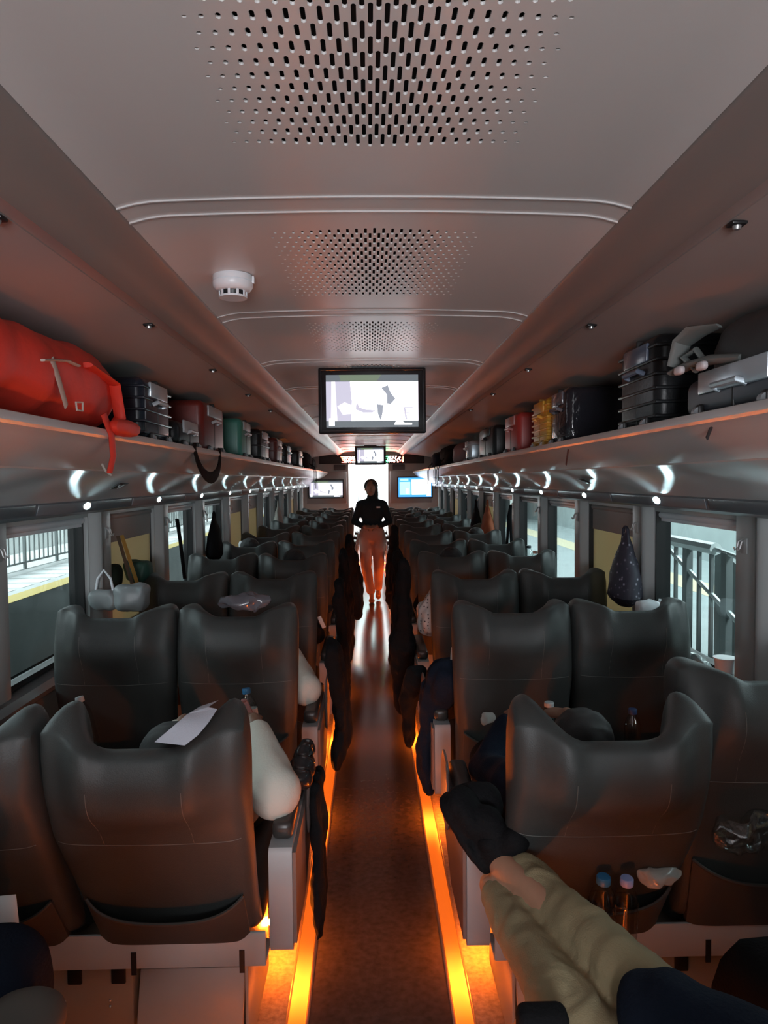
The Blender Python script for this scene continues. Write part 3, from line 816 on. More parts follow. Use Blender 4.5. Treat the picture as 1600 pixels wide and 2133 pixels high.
# LED display above the far door
t = thing('led_sign', 'wide black dot matrix display glowing red and green above the far door', 'sign', (0.03, Y1 - 0.05, 2.03))
mb = MB(); mb.box((0, 0, 0), (2.06, 0.05, 0.17), 0.01); mb.build('housing', M_black, t)
L_red = E('led_red', (1.0, 0.10, 0.05), 60); L_green = E('led_green', (0.08, 1.0, 0.30), 30); L_w = E('led_warmwhite', (1.0, 0.55, 0.45), 45)
for nm, m_, rng in (('red_dots', L_red, (-0.60, -0.34, 0.36, 0.62)), ('white_dots', L_w, (-0.56, -0.32, 0.34, 0.58)), ('green_dots', L_green, (-0.33, -0.26, 0.27, 0.34))):
    mb = MB(); rr = random.Random(5)
    for a, b in ((rng[0], rng[1]), (rng[2], rng[3])):
        x = a
        while x < b:
            for z in range(-3, 4):
                if rr.random() < 0.55: mb.box((x, -0.028, z * 0.018), (0.011, 0.004, 0.011))
            x += 0.018
    o = mb.build(nm, m_, t, smooth=False); o['kind'] = 'stuff'

# ================================================================== smoke detector
t = thing('smoke_detector', 'white round smoke detector on the ceiling, left of the middle', 'smoke detector', (-0.385, 2.0, ceil_z(0.385)))
mb = MB(); mb.lathe([(0.0, 0.0), (0.052, 0.0), (0.054, -0.004), (0.054, -0.015), (0.051, -0.018)], n=36); mb.build('mounting_base', M_white, t)
mb = MB(); mb.lathe([(0.050, -0.017), (0.054, -0.019), (0.054, -0.030), (0.047, -0.040), (0.038, -0.043), (0.034, -0.043)], n=36); mb.build('body', M_white, t)
mb = MB(); mb.lathe([(0.033, -0.042), (0.031, -0.058), (0.0, -0.058)], n=30); mb.build('chamber', M_black, t)
mb = MB()
for i in range(10):
    a = 2 * math.pi * i / 10 + 0.2
    mb.box((0.036 * math.cos(a), 0.036 * math.sin(a), -0.050), (0.004, 0.007, 0.018), 0.001, Matrix.Rotation(a, 3, 'Z'))
mb.lathe([(0.038, -0.056), (0.038, -0.061), (0.030, -0.061), (0.0, -0.060)], n=30); mb.build('cage', M_white, t)
mb = MB(); mb.box((0.055, 0, -0.012), (0.008, 0.012, 0.02), 0.002); mb.build('clip', M_white, t)

# ================================================================== people
SK = mat('skin', (0.22, 0.115, 0.075), 0.5, var=0.06, vscale=20)
HAIR = mat('hair_black', (0.006, 0.006, 0.007), 0.5, bump=0.5, bscale=200, stretch=(8, 8, 1))
def head_parts(mb, c, sc_=1.0, fy=1):
    """head facing fy*y, with brow, nose, lips, chin, ears"""
    c = Vector(c)
    def P(x, y, z): return c + Vector((x, y * fy, z)) * sc_
    mb.ell(P(0, -0.008, 0.02), (0.072 * sc_, 0.090 * sc_, 0.092 * sc_), nu=24, nv=16)
    mb.ell(P(0, 0.018, -0.045), (0.052 * sc_, 0.060 * sc_, 0.058 * sc_), nu=20, nv=12)
    mb.ell(P(0, 0.062, -0.088), (0.020 * sc_, 0.016 * sc_, 0.014 * sc_))
    mb.cap(P(0, 0.078, 0.012), P(0, 0.098, -0.020), 0.007 * sc_, 0.012 * sc_)
    mb.ell(P(0, 0.076, -0.052), (0.022 * sc_, 0.010 * sc_, 0.008 * sc_))
    for s in (-1, 1):
        mb.ell(P(s * 0.03, 0.070, 0.028), (0.022 * sc_, 0.012 * sc_, 0.007 * sc_))
        mb.ell(P(s * 0.074, -0.005, -0.012), (0.010 * sc_, 0.020 * sc_, 0.032 * sc_))
def hand(mb, w0, d, palm_n, sc_=1.0, curl=0.5, side=1):
    """w0 wrist, d finger direction, palm_n palm normal"""
    w0 = Vector(w0); d = Vector(d).normalized(); n = Vector(palm_n); n = (n - d * n.dot(d)).normalized(); x = d.cross(n) * side
    mb.ell(w0 + d * 0.045 * sc_, (0.001, 0.001, 0.001))
    q = Matrix((x, d, n)).transposed()
    mb.ell(w0 + d * 0.045 * sc_, (0.038 * sc_, 0.050 * sc_, 0.016 * sc_), q, p=2.6)
    for i, (ox, L) in enumerate(((-0.028, 0.062), (-0.010, 0.074), (0.009, 0.080), (0.027, 0.070))):
        p = w0 + d * 0.085 * sc_ + x * ox * sc_; a = 0.0; r = 0.0088 * sc_
        for seg in (0.45, 0.32, 0.23):
            a += curl * 0.8
            dd = d * math.cos(a) + n * math.sin(a); p2 = p + dd * L * seg * sc_
            mb.cap(p, p2, r, r * 0.9, 8); p = p2; r *= 0.92
    p = w0 + d * 0.025 * sc_ + x * 0.030 * sc_
    p2 = p + (d * 0.6 + x * 0.7 + n * 0.25).normalized() * 0.036 * sc_; p3 = p2 + (d * 0.9 + x * 0.15 + n * 0.3).normalized() * 0.030 * sc_
    mb.cap(p, p2, 0.012 * sc_, 0.010 * sc_, 8); mb.cap(p2, p3, 0.010 * sc_, 0.0085 * sc_, 8)

# --- the attendant walking towards the camera
wm = thing('person', 'person in dark sweater and rust trousers walking up the aisle, hands at the waist', 'person', (0.01, 9.6, 0))
NV = mat('sweater_navy', (0.012, 0.018, 0.022), 0.9, spec=0.15, bump=0.3, bscale=150)
TR = mat('trousers_rust', (0.36, 0.19, 0.145), 0.8, bump=0.2, bscale=120)
SHO = mat('shoe_brown', (0.12, 0.05, 0.03), 0.4)
body = MB()
head_parts(body, (-0.012, -0.02, 1.515), 1.0, -1)
body.cap((0, 0, 1.33), (-0.006, -0.008, 1.43), 0.052, 0.047)
for s in (-1, 1):
    sh, el, wr = Vector((s * 0.155, 0, 1.30)), Vector((s * 0.232, 0.03, 1.07)), Vector((s * 0.08 - 0.02, -0.145, 1.01))
    body.cap(sh, el, 0.045, 0.036); body.cap(el, wr, 0.036, 0.024)
    hand(body, wr, (-s * 0.9, -0.1, -0.12), (0, 0.6, -0.8), 0.9, 0.7, -s)
body.ell((0, 0, 1.20), (0.15, 0.095, 0.17)); body.ell((0, 0.01, 0.92), (0.16, 0.11, 0.13))
HP = {-1: [(-0.085, 0, 0.86), (-0.085, -0.05, 0.47), (-0.015, -0.10, 0.10)], 1: [(0.085, 0.0, 0.86), (0.085, 0.02, 0.47), (0.075, 0.16, 0.12)]}
for s in (-1, 1):
    a, b, c = [Vector(p) for p in HP[s]]
    body.cap(a, b, 0.078, 0.052); body.cap(b, c, 0.052, 0.032)
    body.cap(c, c + Vector((0, -0.09, -0.06)), 0.032, 0.026)
link('body', remesh(body, 'body', SK, 0.0075, 3), wm)
sw = MB()
sw.ell((0, 0, 1.21), (0.162, 0.112, 0.18), p=2.3); sw.ell((0, 0.0, 1.06), (0.132, 0.108, 0.09), p=2.6); sw.cap((0, 0, 1.33), (-0.004, -0.004, 1.415), 0.075, 0.058)
for s in (-1, 1):
    sh, el, wr = Vector((s * 0.150, 0, 1.29)), Vector((s * 0.235, 0.03, 1.065)), Vector((s * 0.115 - 0.015, -0.125, 1.02))
    sw.cap((0, 0, 1.33), sh, 0.06, 0.066); sw.cap(sh, el, 0.060, 0.046); sw.cap(el, wr, 0.045, 0.036)
link('sweater', remesh(sw, 'sweater', NV, 0.010, 4, 0.006, 14), wm)
tr = MB(); tr.ell((0, 0.01, 0.90), (0.170, 0.125, 0.14), p=2.4); tr.ell((0, 0.01, 0.985), (0.140, 0.108, 0.05), p=3)
for s in (-1, 1):
    a, b, c = [Vector(p) for p in HP[s]]; e = b.lerp(c, 0.86)
    tr.cap(a, b, 0.098, 0.070); tr.cap(b, e, 0.070, 0.056)
link('trousers', remesh(tr, 'trousers', TR, 0.010, 4, 0.005, 16), wm)
mb = MB(); mb.tube([(0.143 * math.cos(2 * math.pi * i / 28), 0.01 + 0.112 * math.sin(2 * math.pi * i / 28), 0.995) for i in range(28)], 0.010, 6, closed=True)
mb.build('belt', M_black, wm)
hr = MB(); hr.ell((-0.010, 0.012, 1.545), (0.094, 0.100, 0.096), nu=22, nv=14); hr.ell((0.0, 0.045, 1.49), (0.078, 0.055, 0.10)); hr.cap((0.055, 0.0, 1.50), (0.066, -0.01, 1.375), 0.030, 0.022); hr.cap((-0.06, 0.02, 1.53), (-0.055, 0.02, 1.45), 0.024, 0.018)
hr.ell((0.03, -0.045, 1.575), (0.05, 0.045, 0.03))
link('hair', remesh(hr, 'hair', HAIR, 0.009, 3, 0.004, 40), wm)
for s in (-1, 1):
    c = Vector(HP[s][2]); f = MB()
    if s < 0: f.ell(c + Vector((0, -0.065, -0.065)), (0.040, 0.10, 0.030), p=2.3); f.cap(c + Vector((0, 0.02, -0.02)), c + Vector((0, 0.02, -0.075)), 0.030, 0.022)
    else: f.ell(c + Vector((0, -0.04, -0.055)), (0.038, 0.095, 0.028), Matrix.Rotation(R(28), 3, 'X'), p=2.3); f.cap(c + Vector((0, 0.02, -0.0)), c + Vector((0, 0.05, -0.04)), 0.028, 0.022)
    link('shoe', remesh(f, 'shoe', SHO, 0.006, 3), wm)
mb = MB(); mb.box((0.085, -0.122, 1.265), (0.050, 0.004, 0.020), 0.001); o = mb.build('chest_badge', mat('badge_white', (0.6, 0.62, 0.62), 0.5), wm)
o['label'] = 'small pale badge on the chest'

# --- seated passengers
def seated(shirt, troz, name_lab, loc, elbow=0, recline=30, sleeve_r=0.062, legs=True, hooded=False, aisle=1, group=None):
    """faces +y; elbow: -1/+1 pushes that elbow out over the armrest"""
    key = (elbow, recline, round(sleeve_r, 3), legs)
    t = thing('person', name_lab, 'person', loc, 0, group)
    th = R(recline); py = 0.34 if recline < 40 else 0.48
    def T(x, z, y=0.0):        # torso coordinates along a reclined spine
        z = z * 0.84; y = y * 0.9
        return Vector((x * 0.92, py - math.sin(th) * z + y * math.cos(th), 0.545 + math.cos(th) * z + y * math.sin(th)))
    if key not in SEATC:
        b = MB(); head_parts(b, T(0, 0.68, 0.06), 0.92)
        b.cap(T(0, 0.44), T(0, 0.58, 0.01), 0.055, 0.05)
        Q = Matrix.Rotation(th, 3, 'X'); b.ell(T(0, 0.26), (0.140, 0.10, 0.19), Q); b.ell(T(0, 0.0, 0.03), (0.160, 0.11, 0.10), Q)
        J = {}
        for s in (-1, 1):
            out = (elbow == s)
            sh = Vector((s * 0.165, 0.33, 0.70)) if out else T(s * 0.165, 0.42); el = Vector((s * 0.245, 0.20, 0.715)) if out else T(s * 0.21, 0.13, 0.10); wr = T(s * (0.15 if out else 0.10), 0.16, 0.28)
            J[s] = (sh, el, wr)
            b.cap(sh, el, 0.046, 0.038); b.cap(el, wr, 0.038, 0.026)
            hand(b, wr, (-s * 0.6, 0.7, -0.1), (0, 0, -1), 0.95, 0.5, -s)
            hp, kn, an = Vector((s * 0.09, py, 0.555)), Vector((s * 0.12, 0.80, 0.57)), Vector((s * 0.12, 0.82, 0.10))
            b.cap(hp, kn, 0.08, 0.056); b.cap(kn, an, 0.054, 0.034); b.cap(an, an + Vector((0, 0.12, -0.05)), 0.034, 0.028)
        m1 = remesh(b, 'body', SK, 0.009, 3)
        c = MB(); c.ell(T(0, 0.25), (0.165, 0.118, 0.21), Q, p=2.4); c.ell(T(0, 0.06, 0.02), (0.170, 0.125, 0.13), Q, p=2.4); c.cap(T(0, 0.42), T(0, 0.50), 0.08, 0.062)
        for s in (-1, 1):
            sh, el, wr = J[s]; rr = sleeve_r if elbow == s else 0.056
            c.cap(T(0, 0.42), sh, 0.07, 0.07); c.cap(sh, el, 0.066, rr); c.cap(el, el.lerp(wr, 0.8), rr, 0.042)
        m2 = remesh(c, 'shirt', NV, 0.011, 4, 0.008, 12)
        l = MB(); l.ell((0, py, 0.57), (0.18, 0.14, 0.11), p=2.4)
        for s in (-1, 1):
            hp, kn, an = Vector((s * 0.09, py, 0.555)), Vector((s * 0.12, 0.80, 0.57)), Vector((s * 0.12, 0.82, 0.10))
            l.cap(hp, kn, 0.098, 0.074); l.cap(kn, kn.lerp(an, 0.9), 0.074, 0.056)
        m3 = remesh(l, 'trousers', NV, 0.012, 4, 0.007, 12)
        h = MB(); hc = T(0, 0.68, 0.06); h.ell(hc + Vector((0, -0.014, 0.042)), (0.080, 0.094, 0.070), nu=20, nv=12); h.ell(hc + Vector((0, -0.052, 0.0)), (0.072, 0.052, 0.085))
        m4 = remesh(h, 'hair', HAIR, 0.010, 3, 0.004, 40)
        f = MB()
        for s in (-1, 1): pass
        SEATC[key] = (m1, m2, m3, m4)
    m1, m2, m3, m4 = SEATC[key]
    link('body', m1, t)
    m2c = m2.copy(); m2c.materials.clear(); m2c.materials.append(shirt); link('shirt', m2c, t)
    m3c = m3.copy(); m3c.materials.clear(); m3c.materials.append(troz); link('trousers', m3c, t)
    link('hair', m4, t)
    for s in (-1, 1):
        mb = MB(); mb.ell((s * 0.12, 0.88, 0.045), (0.044, 0.125, 0.044), p=2.5); mb.build('shoe', M_black, t)
    return t
SEATC = {}
C_off = mat('shirt_offwhite', (0.62, 0.60, 0.53), 0.8, bump=0.2, bscale=120)
C_cream = mat('shirt_cream', (0.60, 0.55, 0.48), 0.8, bump=0.2, bscale=120)
C_navy = mat('cloth_navy', (0.008, 0.013, 0.025), 0.9, spec=0.15, bump=0.3, bscale=150)
C_black = mat('cloth_black', (0.007, 0.007, 0.008), 0.9, spec=0.12, bump=0.3, bscale=150)
C_green = mat('cloth_dark_green', (0.015, 0.022, 0.014), 0.9, spec=0.15, bump=0.3, bscale=150)
C_grey = mat('cloth_grey', (0.06, 0.06, 0.065), 0.9, spec=0.15, bump=0.3, bscale=150)
def seat_at(s, k, pos):   # pos 'a' aisle / 'w' window
    return (s * (0.785 - 0.24 if pos == 'a' else 0.785 + 0.24), ROW0 + PITCH * k + 0.0, 0)
seated(C_off, C_green, 'person in loose off-white sleeve, elbow on the nearest left aisle armrest', seat_at(-1, 0, 'a'), 1, 60, 0.080)
seated(C_cream, C_black, 'person in a cream sleeve leaning an elbow over the second left aisle armrest', seat_at(-1, 1, 'a'), 1, 58, 0.072)
pw = [(-1, 2, 'a', C_black, 'person in black seated in the third row left of the aisle'), (-1, 3, 'a', C_grey, 'person in grey seated by the aisle in the fourth row on the left'),
      (-1, 4, 'w', C_navy, 'person in navy seated by the window in the fifth row on the left'), (-1, 6, 'a', C_black, 'person in black seated by the aisle in the seventh row on the left'),
      (-1, 8, 'w', C_grey, 'person with black hair showing above the far left seats'), (1, 0, 'a', C_navy, 'person in navy seated in the nearest right aisle seat in front of the bottles'),
      (1, 1, 'w', C_navy, 'person in navy seated by the window in the second row on the right'), (1, 3, 'a', C_black, 'person in black seated by the aisle in the fourth row on the right'),
      (1, 5, 'w', C_grey, 'person in grey seated by the window in the sixth row on the right'), (1, 8, 'a', C_black, 'person with black hair showing above the far right seats'),
      (1, 1, 'a', C_navy, 'person in dark clothes seated in the second right aisle seat'), (1, 10, 'w', C_grey, 'person in grey seated near the far wall on the right')]
for s, k, p, c, lab in pw:
    seated(c, C_black if c is not C_black else C_grey, lab, seat_at(s, k, p), 0, 58 if k < 3 else 36)
# ================================================================== foreground passenger with khaki trousers
KH = mat('khaki_cotton', (0.27, 0.215, 0.12), 0.85, bump=0.25, bscale=300, var=0.08, vscale=10)
kp = thing('person', 'person in khaki trousers stretching crossed legs to the armrest ahead, black shoes', 'person', (0.52, 0.9, 0))
O = Vector((0.52, 0.9, 0))
def W(p): return Vector(p) - O
hipA, kneeA, ankA = W((0.66, 0.98, 0.60)), W(at(1290, 2015, 1.30)), W(at(1046, 1800, 1.70))
hipB, kneeB, ankB = W((0.52, 0.92, 0.55)), W(at(1165, 2085, 1.27)), W(at(1030, 1850, 1.70))
cuffA = W(at(1092, 1826, 1.655)); cuffB = W(at(1040, 1868, 1.67))
b = MB()
b.ell(W((0.60, 0.72, 0.62)), (0.17, 0.14, 0.13)); b.ell(W((0.62, 0.58, 0.90)), (0.16, 0.11, 0.22)); b.cap(W((0.62, 0.50, 1.10)), W((0.62, 0.48, 1.20)), 0.055, 0.05)
head_parts(b, W((0.62, 0.49, 1.28)), 0.98)
for hp, kn, an in ((hipA, kneeA, ankA), (hipB, kneeB, ankB)):
    b.cap(hp, kn, 0.075, 0.042); b.cap(kn, an, 0.040, 0.034)
for s in (-1, 1):
    sh, el, wr = W((0.62 + s * 0.17, 0.54, 1.06)), W((0.62 + s * 0.24, 0.66, 0.82)), W((0.62 + s * 0.10, 0.86, 0.74))
    b.cap(sh, el, 0.045, 0.037); b.cap(el, wr, 0.037, 0.026); hand(b, wr, (-s * 0.5, 0.8, -0.1), (0, 0, -1), 1.0, 0.5, -s)
ankA = cuffA + (cuffA - kneeA).normalized() * 0.07; ankB = cuffB + (cuffB - kneeB).normalized() * 0.06
dA = (ankA - kneeA).normalized(); dB = (ankB - kneeB).normalized()
for an, d in ((ankA, dA), (ankB, dB)):
    b.ell(an, (0.034, 0.034, 0.034))
link('body', remesh(b, 'body', mat('skin_warm', (0.42, 0.22, 0.14), 0.5, var=0.05, vscale=20), 0.008, 3), kp)
tz = MB()
mid = kneeA.lerp(cuffA, 0.5)
tz.cap(hipA, kneeA, 0.090, 0.062); tz.cap(kneeA, mid, 0.062, 0.053); tz.cap(mid, cuffA, 0.054, 0.050)
midB = kneeB.lerp(cuffB, 0.5)
tz.cap(hipB, kneeB, 0.090, 0.060); tz.cap(kneeB, midB, 0.060, 0.050); tz.cap(midB, cuffB, 0.050, 0.047)
tz.ell(W((0.60, 0.72, 0.62)), (0.19, 0.16, 0.13), p=2.4); tz.cap(W((0.60, 0.75, 0.60)), hipA, 0.12, 0.095); tz.cap(W((0.56, 0.75, 0.60)), hipB, 0.12, 0.095)
axA = (cuffA - kneeA).normalized()
def fold(co, n):
    t = co.dot(axA)
    wv = noise.noise(Vector((co.x * 7, co.y * 7, co.z * 7)))
    k = math.sin(t * 38 + wv * 9 + co.x * 30 - co.z * 22)
    m_ = max(0.0, noise.noise(co * 8 + Vector((3, 1, 2))) + 0.15)
    return 0.011 * (max(k, 0) ** 2.0) * m_ - 0.006 * (max(-k, 0) ** 6) * (m_ + 0.2) + 0.007 * wv + 0.003 * noise.noise(co * 26)
link('trousers', remesh(tz, 'trousers', KH, 0.0075, 3, folds=fold), kp)
tp = MB(); tp.ell(W((0.62, 0.60, 0.86)), (0.19, 0.15, 0.27), p=2.4); tp.ell(W((0.60, 0.74, 0.70)), (0.19, 0.15, 0.12), p=2.4)
for s in (-1, 1):
    sh, el, wr = W((0.62 + s * 0.17, 0.54, 1.06)), W((0.62 + s * 0.24, 0.66, 0.82)), W((0.62 + s * 0.11, 0.84, 0.745))
    tp.cap(W((0.62, 0.54, 1.06)), sh, 0.08, 0.07); tp.cap(sh, el, 0.068, 0.056); tp.cap(el, wr, 0.054, 0.042)
link('top', remesh(tp, 'top', C_navy, 0.011, 3, 0.008, 12), kp)
h = MB(); h.ell(W((0.62, 0.475, 1.315)), (0.083, 0.096, 0.083)); link('hair', remesh(h, 'hair', HAIR, 0.01, 3, 0.004, 40), kp)
BS = mat('shoe_black', (0.005, 0.005, 0.006), 0.8, spec=0.15, bump=0.3, bscale=120)
def shoe(heel, toe, up, parent, wide=0.05):
    heel, toe, up = Vector(heel), Vector(toe), Vector(up)
    d = (toe - heel); L = d.length; d.normalize(); up = (up - d * up.dot(d)).normalized(); x = d.cross(up)
    q = Matrix((x, d, up)).transposed(); f = MB()
    f.ell(heel + d * L * 0.22 + up * 0.030, (wide * 0.78, L * 0.25, 0.045), q, p=2.6)
    f.ell(heel + d * L * 0.68 + up * 0.022, (wide, L * 0.34, 0.036), q, p=2.5)
    f.ell(heel + d * L * 0.42 + up * 0.045, (wide * 0.75, L * 0.28, 0.045), q)
    f.ell(heel + d * L * 0.14 + up * 0.080, (wide * 0.72, L * 0.17, 0.045), q, p=2.4)
    f.ell(heel + d * L * 0.5 - up * 0.008, (wide * 1.02, L * 0.53, 0.014), q, p=3)
    link('shoe', remesh(f, 'shoe', BS, 0.006, 2, 0.003, 30), parent)
sA0 = W(at(1030, 1810, 1.72)); sA1 = W(at(930, 1652, 1.80))
shoe(sA0, sA1, (0.75, -0.4, 0.1), kp, 0.056)
shoe(W(at(1002, 1775, 1.79)), W(at(990, 1630, 1.86)), (0.2, -0.9, 0.2), kp, 0.062)
mb = MB(); a, b2 = W(at(978, 1752, 1.74)), W(at(1008, 1690, 1.80))
# navy cloth over the knee
kn = MB(); c0 = kneeA + Vector((0.05, -0.10, 0.05))
p0 = at(1395, 2115, 1.16)
kn.ell(p0, (0.085, 0.08, 0.055), p=2.4); kn.ell(p0 + Vector((0.10, -0.06, -0.03)), (0.12, 0.10, 0.06)); kn.cap(p0, p0 + Vector((0.18, -0.16, -0.03)), 0.07, 0.08)
o = link('navy_cloth', remesh(kn, 'navy_cloth', C_navy, 0.008, 4, 0.008, 14)); tag(o, 'dark navy cloth bunched over the knee of the khaki trousers', 'cloth')
# black bag with a pale mark on the seat edge
t = thing('small_bag', 'small black bag with a pale lilac mark at the bottom edge beside the khaki legs', 'bag', at(1130, 2135, 1.15))
mb = MB(); mb.box((0, 0, 0), (0.085, 0.05, 0.06), 0.016, seg=3); mb.build('bag_body', C_black, t)
mb = MB(); mb.prism([(-0.016, 0.012), (-0.005, 0.006), (0.006, 0.008), (0.016, 0.014), (0.014, -0.02), (-0.016, -0.02)], 1, -0.0265, -0.0255); mb.build('pale_mark', mat('lilac', (0.35, 0.33, 0.48), 0.5), t)
# dark backpack under the front right window seat
t = thing('backpack', 'black backpack standing on the floor by the right window seat, bottom right corner', 'backpack', (0.93, 1.50, 0.0))
b = MB(); b.ell((0, 0, 0.36), (0.20, 0.13, 0.24), p=3.2); b.noise(0.008, 9)
b.build('bag_body', C_black, t)
b = MB(); b.ell((0.0, -0.13, 0.28), (0.14, 0.04, 0.13), p=3); b.build('front_pocket', C_black, t)
b = MB(); b.tube([(-0.04, 0, 0.58), (-0.03, 0, 0.64), (0.03, 0, 0.64), (0.04, 0, 0.58)], 0.009, 6); b.build('grab_handle', C_black, t)
# left bottom: knees under a navy blanket
lp = seated(C_grey, C_navy, 'person on the left edge with a navy blanket over the knees', (-0.95, 0.66, 0), 0, 30)
bl = MB(); bl.ell((-0.80, 1.40, 0.62), (0.13, 0.12, 0.10), p=2.4); bl.ell((-0.84, 1.30, 0.55), (0.17, 0.16, 0.12)); bl.cap((-0.76, 1.42, 0.60), (-0.76, 1.50, 0.25), 0.09, 0.07)
o = link('blanket', remesh(bl, 'blanket', C_navy, 0.010, 4, 0.010, 10)); tag(o, 'navy blanket over a knee at the lower left edge', 'blanket')
bl = MB(); bl.ell(at(50, 2128, 1.30), (0.075, 0.07, 0.05)); o = link('grey_cloth', remesh(bl, 'grey_cloth', mat('grey_brown_cloth', (0.10, 0.09, 0.08), 0.8), 0.008, 4, 0.006, 14)); tag(o, 'grey brown bunched cloth at the lower left corner', 'cloth')
# white paper card on the left
t = thing('paper_card', 'white paper card sticking out at the left edge of the picture', 'card', at(12, 1912, 1.70))
mb = MB(); mb.box((0, 0, 0), (0.06, 0.002, 0.11), 0.0005, Matrix.Rotation(R(-4), 3, 'Y')); mb.build('card', mat('paper', (0.75, 0.8, 0.82), 0.6), t)

# ================================================================== draped clothes along the aisle
def drape(name, lab, cat, pts, m, voxel=0.010, n=0.010, ns=12, group=None, seed=0):
    """pts: list of (centre, (rx, ry, rz)) blobs joined in order by thick slabs"""
    b = MB()
    for i, (c, r) in enumerate(pts):
        b.ell(c, r, p=2.6)
        if i:
            c0, r0 = pts[i - 1]
            for j in range(1, 5):
                u = j / 5; b.ell(Vector(c0).lerp(Vector(c), u), tuple(r0[a] * (1 - u) + r[a] * u for a in range(3)), p=2.6)
    me = remesh(b, name, m, voxel, 3, n * 1.5, ns, seed, folds=lambda co, nn: 0.006 * math.sin(co.y * 85 + co.z * 12 + seed) + 0.008 * noise.noise(co * 24))
    o = link(name, me); return tag(o, lab, cat, group)
drape('black_jacket', 'black jacket hanging from the nearest left aisle armrest', 'jacket', [((-0.205, 2.34, 0.60), (0.018, 0.12, 0.05)), ((-0.192, 2.34, 0.45), (0.015, 0.12, 0.12)), ((-0.195, 2.30, 0.26), (0.015, 0.10, 0.12))], C_black, seed=1)
drape('plastic_bag', 'dark shiny plastic bag lying on the nearest left armrest', 'bag', [((-0.245, 2.22, 0.70), (0.035, 0.07, 0.03)), ((-0.235, 2.36, 0.72), (0.03, 0.05, 0.04))], mat('black_shiny', (0.02, 0.02, 0.022), 0.2), seed=2)
drape('black_coat', 'black coat with pointed hem hanging off the second left aisle armrest', 'coat', [((-0.185, 3.10, 0.86), (0.03, 0.08, 0.08)), ((-0.15, 3.18, 0.66), (0.030, 0.12, 0.16)), ((-0.145, 3.22, 0.52), (0.034, 0.10, 0.10)), ((-0.175, 3.10, 0.40), (0.02, 0.06, 0.05))], C_black, seed=3)
drape('black_jacket', 'black jacket hanging by the third left aisle seat', 'jacket', [((-0.20, 4.20, 0.95), (0.03, 0.10, 0.10)), ((-0.175, 4.25, 0.60), (0.03, 0.12, 0.25))], C_black, seed=4)
drape('black_jacket', 'black jacket hanging by the fourth and fifth left aisle seats', 'jacket', [((-0.22, 5.35, 1.0), (0.03, 0.10, 0.12)), ((-0.19, 5.4, 0.55), (0.04, 0.14, 0.30))], C_black, seed=5)
drape('dark_bag', 'dark bag hanging at the aisle side of the sixth left seat', 'bag', [((-0.22, 7.0, 0.98), (0.04, 0.1, 0.12)), ((-0.16, 7.1, 0.50), (0.07, 0.14, 0.26))], C_black, seed=6)
# right side
drape('black_jacket', 'black jacket with long hanging sleeve on the second right aisle armrest', 'jacket', [((0.42, 3.02, 0.74), (0.10, 0.12, 0.085)), ((0.31, 3.02, 0.78), (0.085, 0.10, 0.075)), ((0.235, 3.05, 0.66), (0.042, 0.08, 0.10)), ((0.215, 3.06, 0.45), (0.036, 0.06, 0.13)), ((0.222, 3.06, 0.32), (0.028, 0.04, 0.07))], C_navy, seed=7)
drape('dark_cloth', 'black cloth bunched beside the sleeve at the second right armrest', 'cloth', [((0.20, 3.45, 0.66), (0.05, 0.07, 0.06)), ((0.165, 3.5, 0.56), (0.045, 0.06, 0.05)), ((0.17, 3.5, 0.40), (0.025, 0.05, 0.10))], C_black, seed=8)
drape('black_coat', 'long black coat hanging beside the third right aisle seat', 'coat', [((0.175, 4.15, 1.02), (0.035, 0.08, 0.15)), ((0.165, 4.18, 0.72), (0.06, 0.10, 0.10)), ((0.16, 4.16, 0.64), (0.075, 0.10, 0.06)), ((0.160, 4.2, 0.42), (0.050, 0.09, 0.18))], C_black, seed=9)
drape('dotted_blanket', 'pale blanket with rows of small dark dots beside the third right seat', 'blanket', [((0.40, 4.25, 0.90), (0.08, 0.10, 0.08)), ((0.335, 4.25, 0.80), (0.075, 0.10, 0.11))], None or mat('dotted', (0.55, 0.52, 0.50), 0.8), seed=10)
nt = MATS['dotted'].node_tree
v = nt.nodes.new('ShaderNodeTexVoronoi'); v.inputs['Scale'].default_value = 48; v.inputs['Randomness'].default_value = 0.25
lt = nt.nodes.new('ShaderNodeMath'); lt.operation = 'LESS_THAN'; lt.inputs[1].default_value = 0.24
mxc = nt.nodes.new('ShaderNodeMix'); mxc.data_type = 'RGBA'; mxc.inputs[6].default_value = (0.55, 0.52, 0.50, 1); mxc.inputs[7].default_value = (0.03, 0.03, 0.04, 1)
tc = nt.nodes.new('ShaderNodeTexCoord')
nt.links.new(tc.outputs['Object'], v.inputs['Vector']); nt.links.new(v.outputs['Distance'], lt.inputs[0]); nt.links.new(lt.outputs[0], mxc.inputs[0]); nt.links.new(mxc.outputs[2], nt.nodes['Principled BSDF'].inputs['Base Color'])
drape('black_jacket', 'black jacket hanging by the fourth right aisle seat', 'jacket', [((0.19, 5.5, 0.98), (0.04, 0.1, 0.12)), ((0.20, 5.5, 0.55), (0.06, 0.14, 0.30))], C_black, seed=11)
drape('black_jacket', 'black jacket hanging at the aisle near the walking person on the right', 'jacket', [((0.24, 7.6, 1.0), (0.04, 0.1, 0.15)), ((0.21, 7.6, 0.52), (0.07, 0.14, 0.28))], C_black, seed=12)

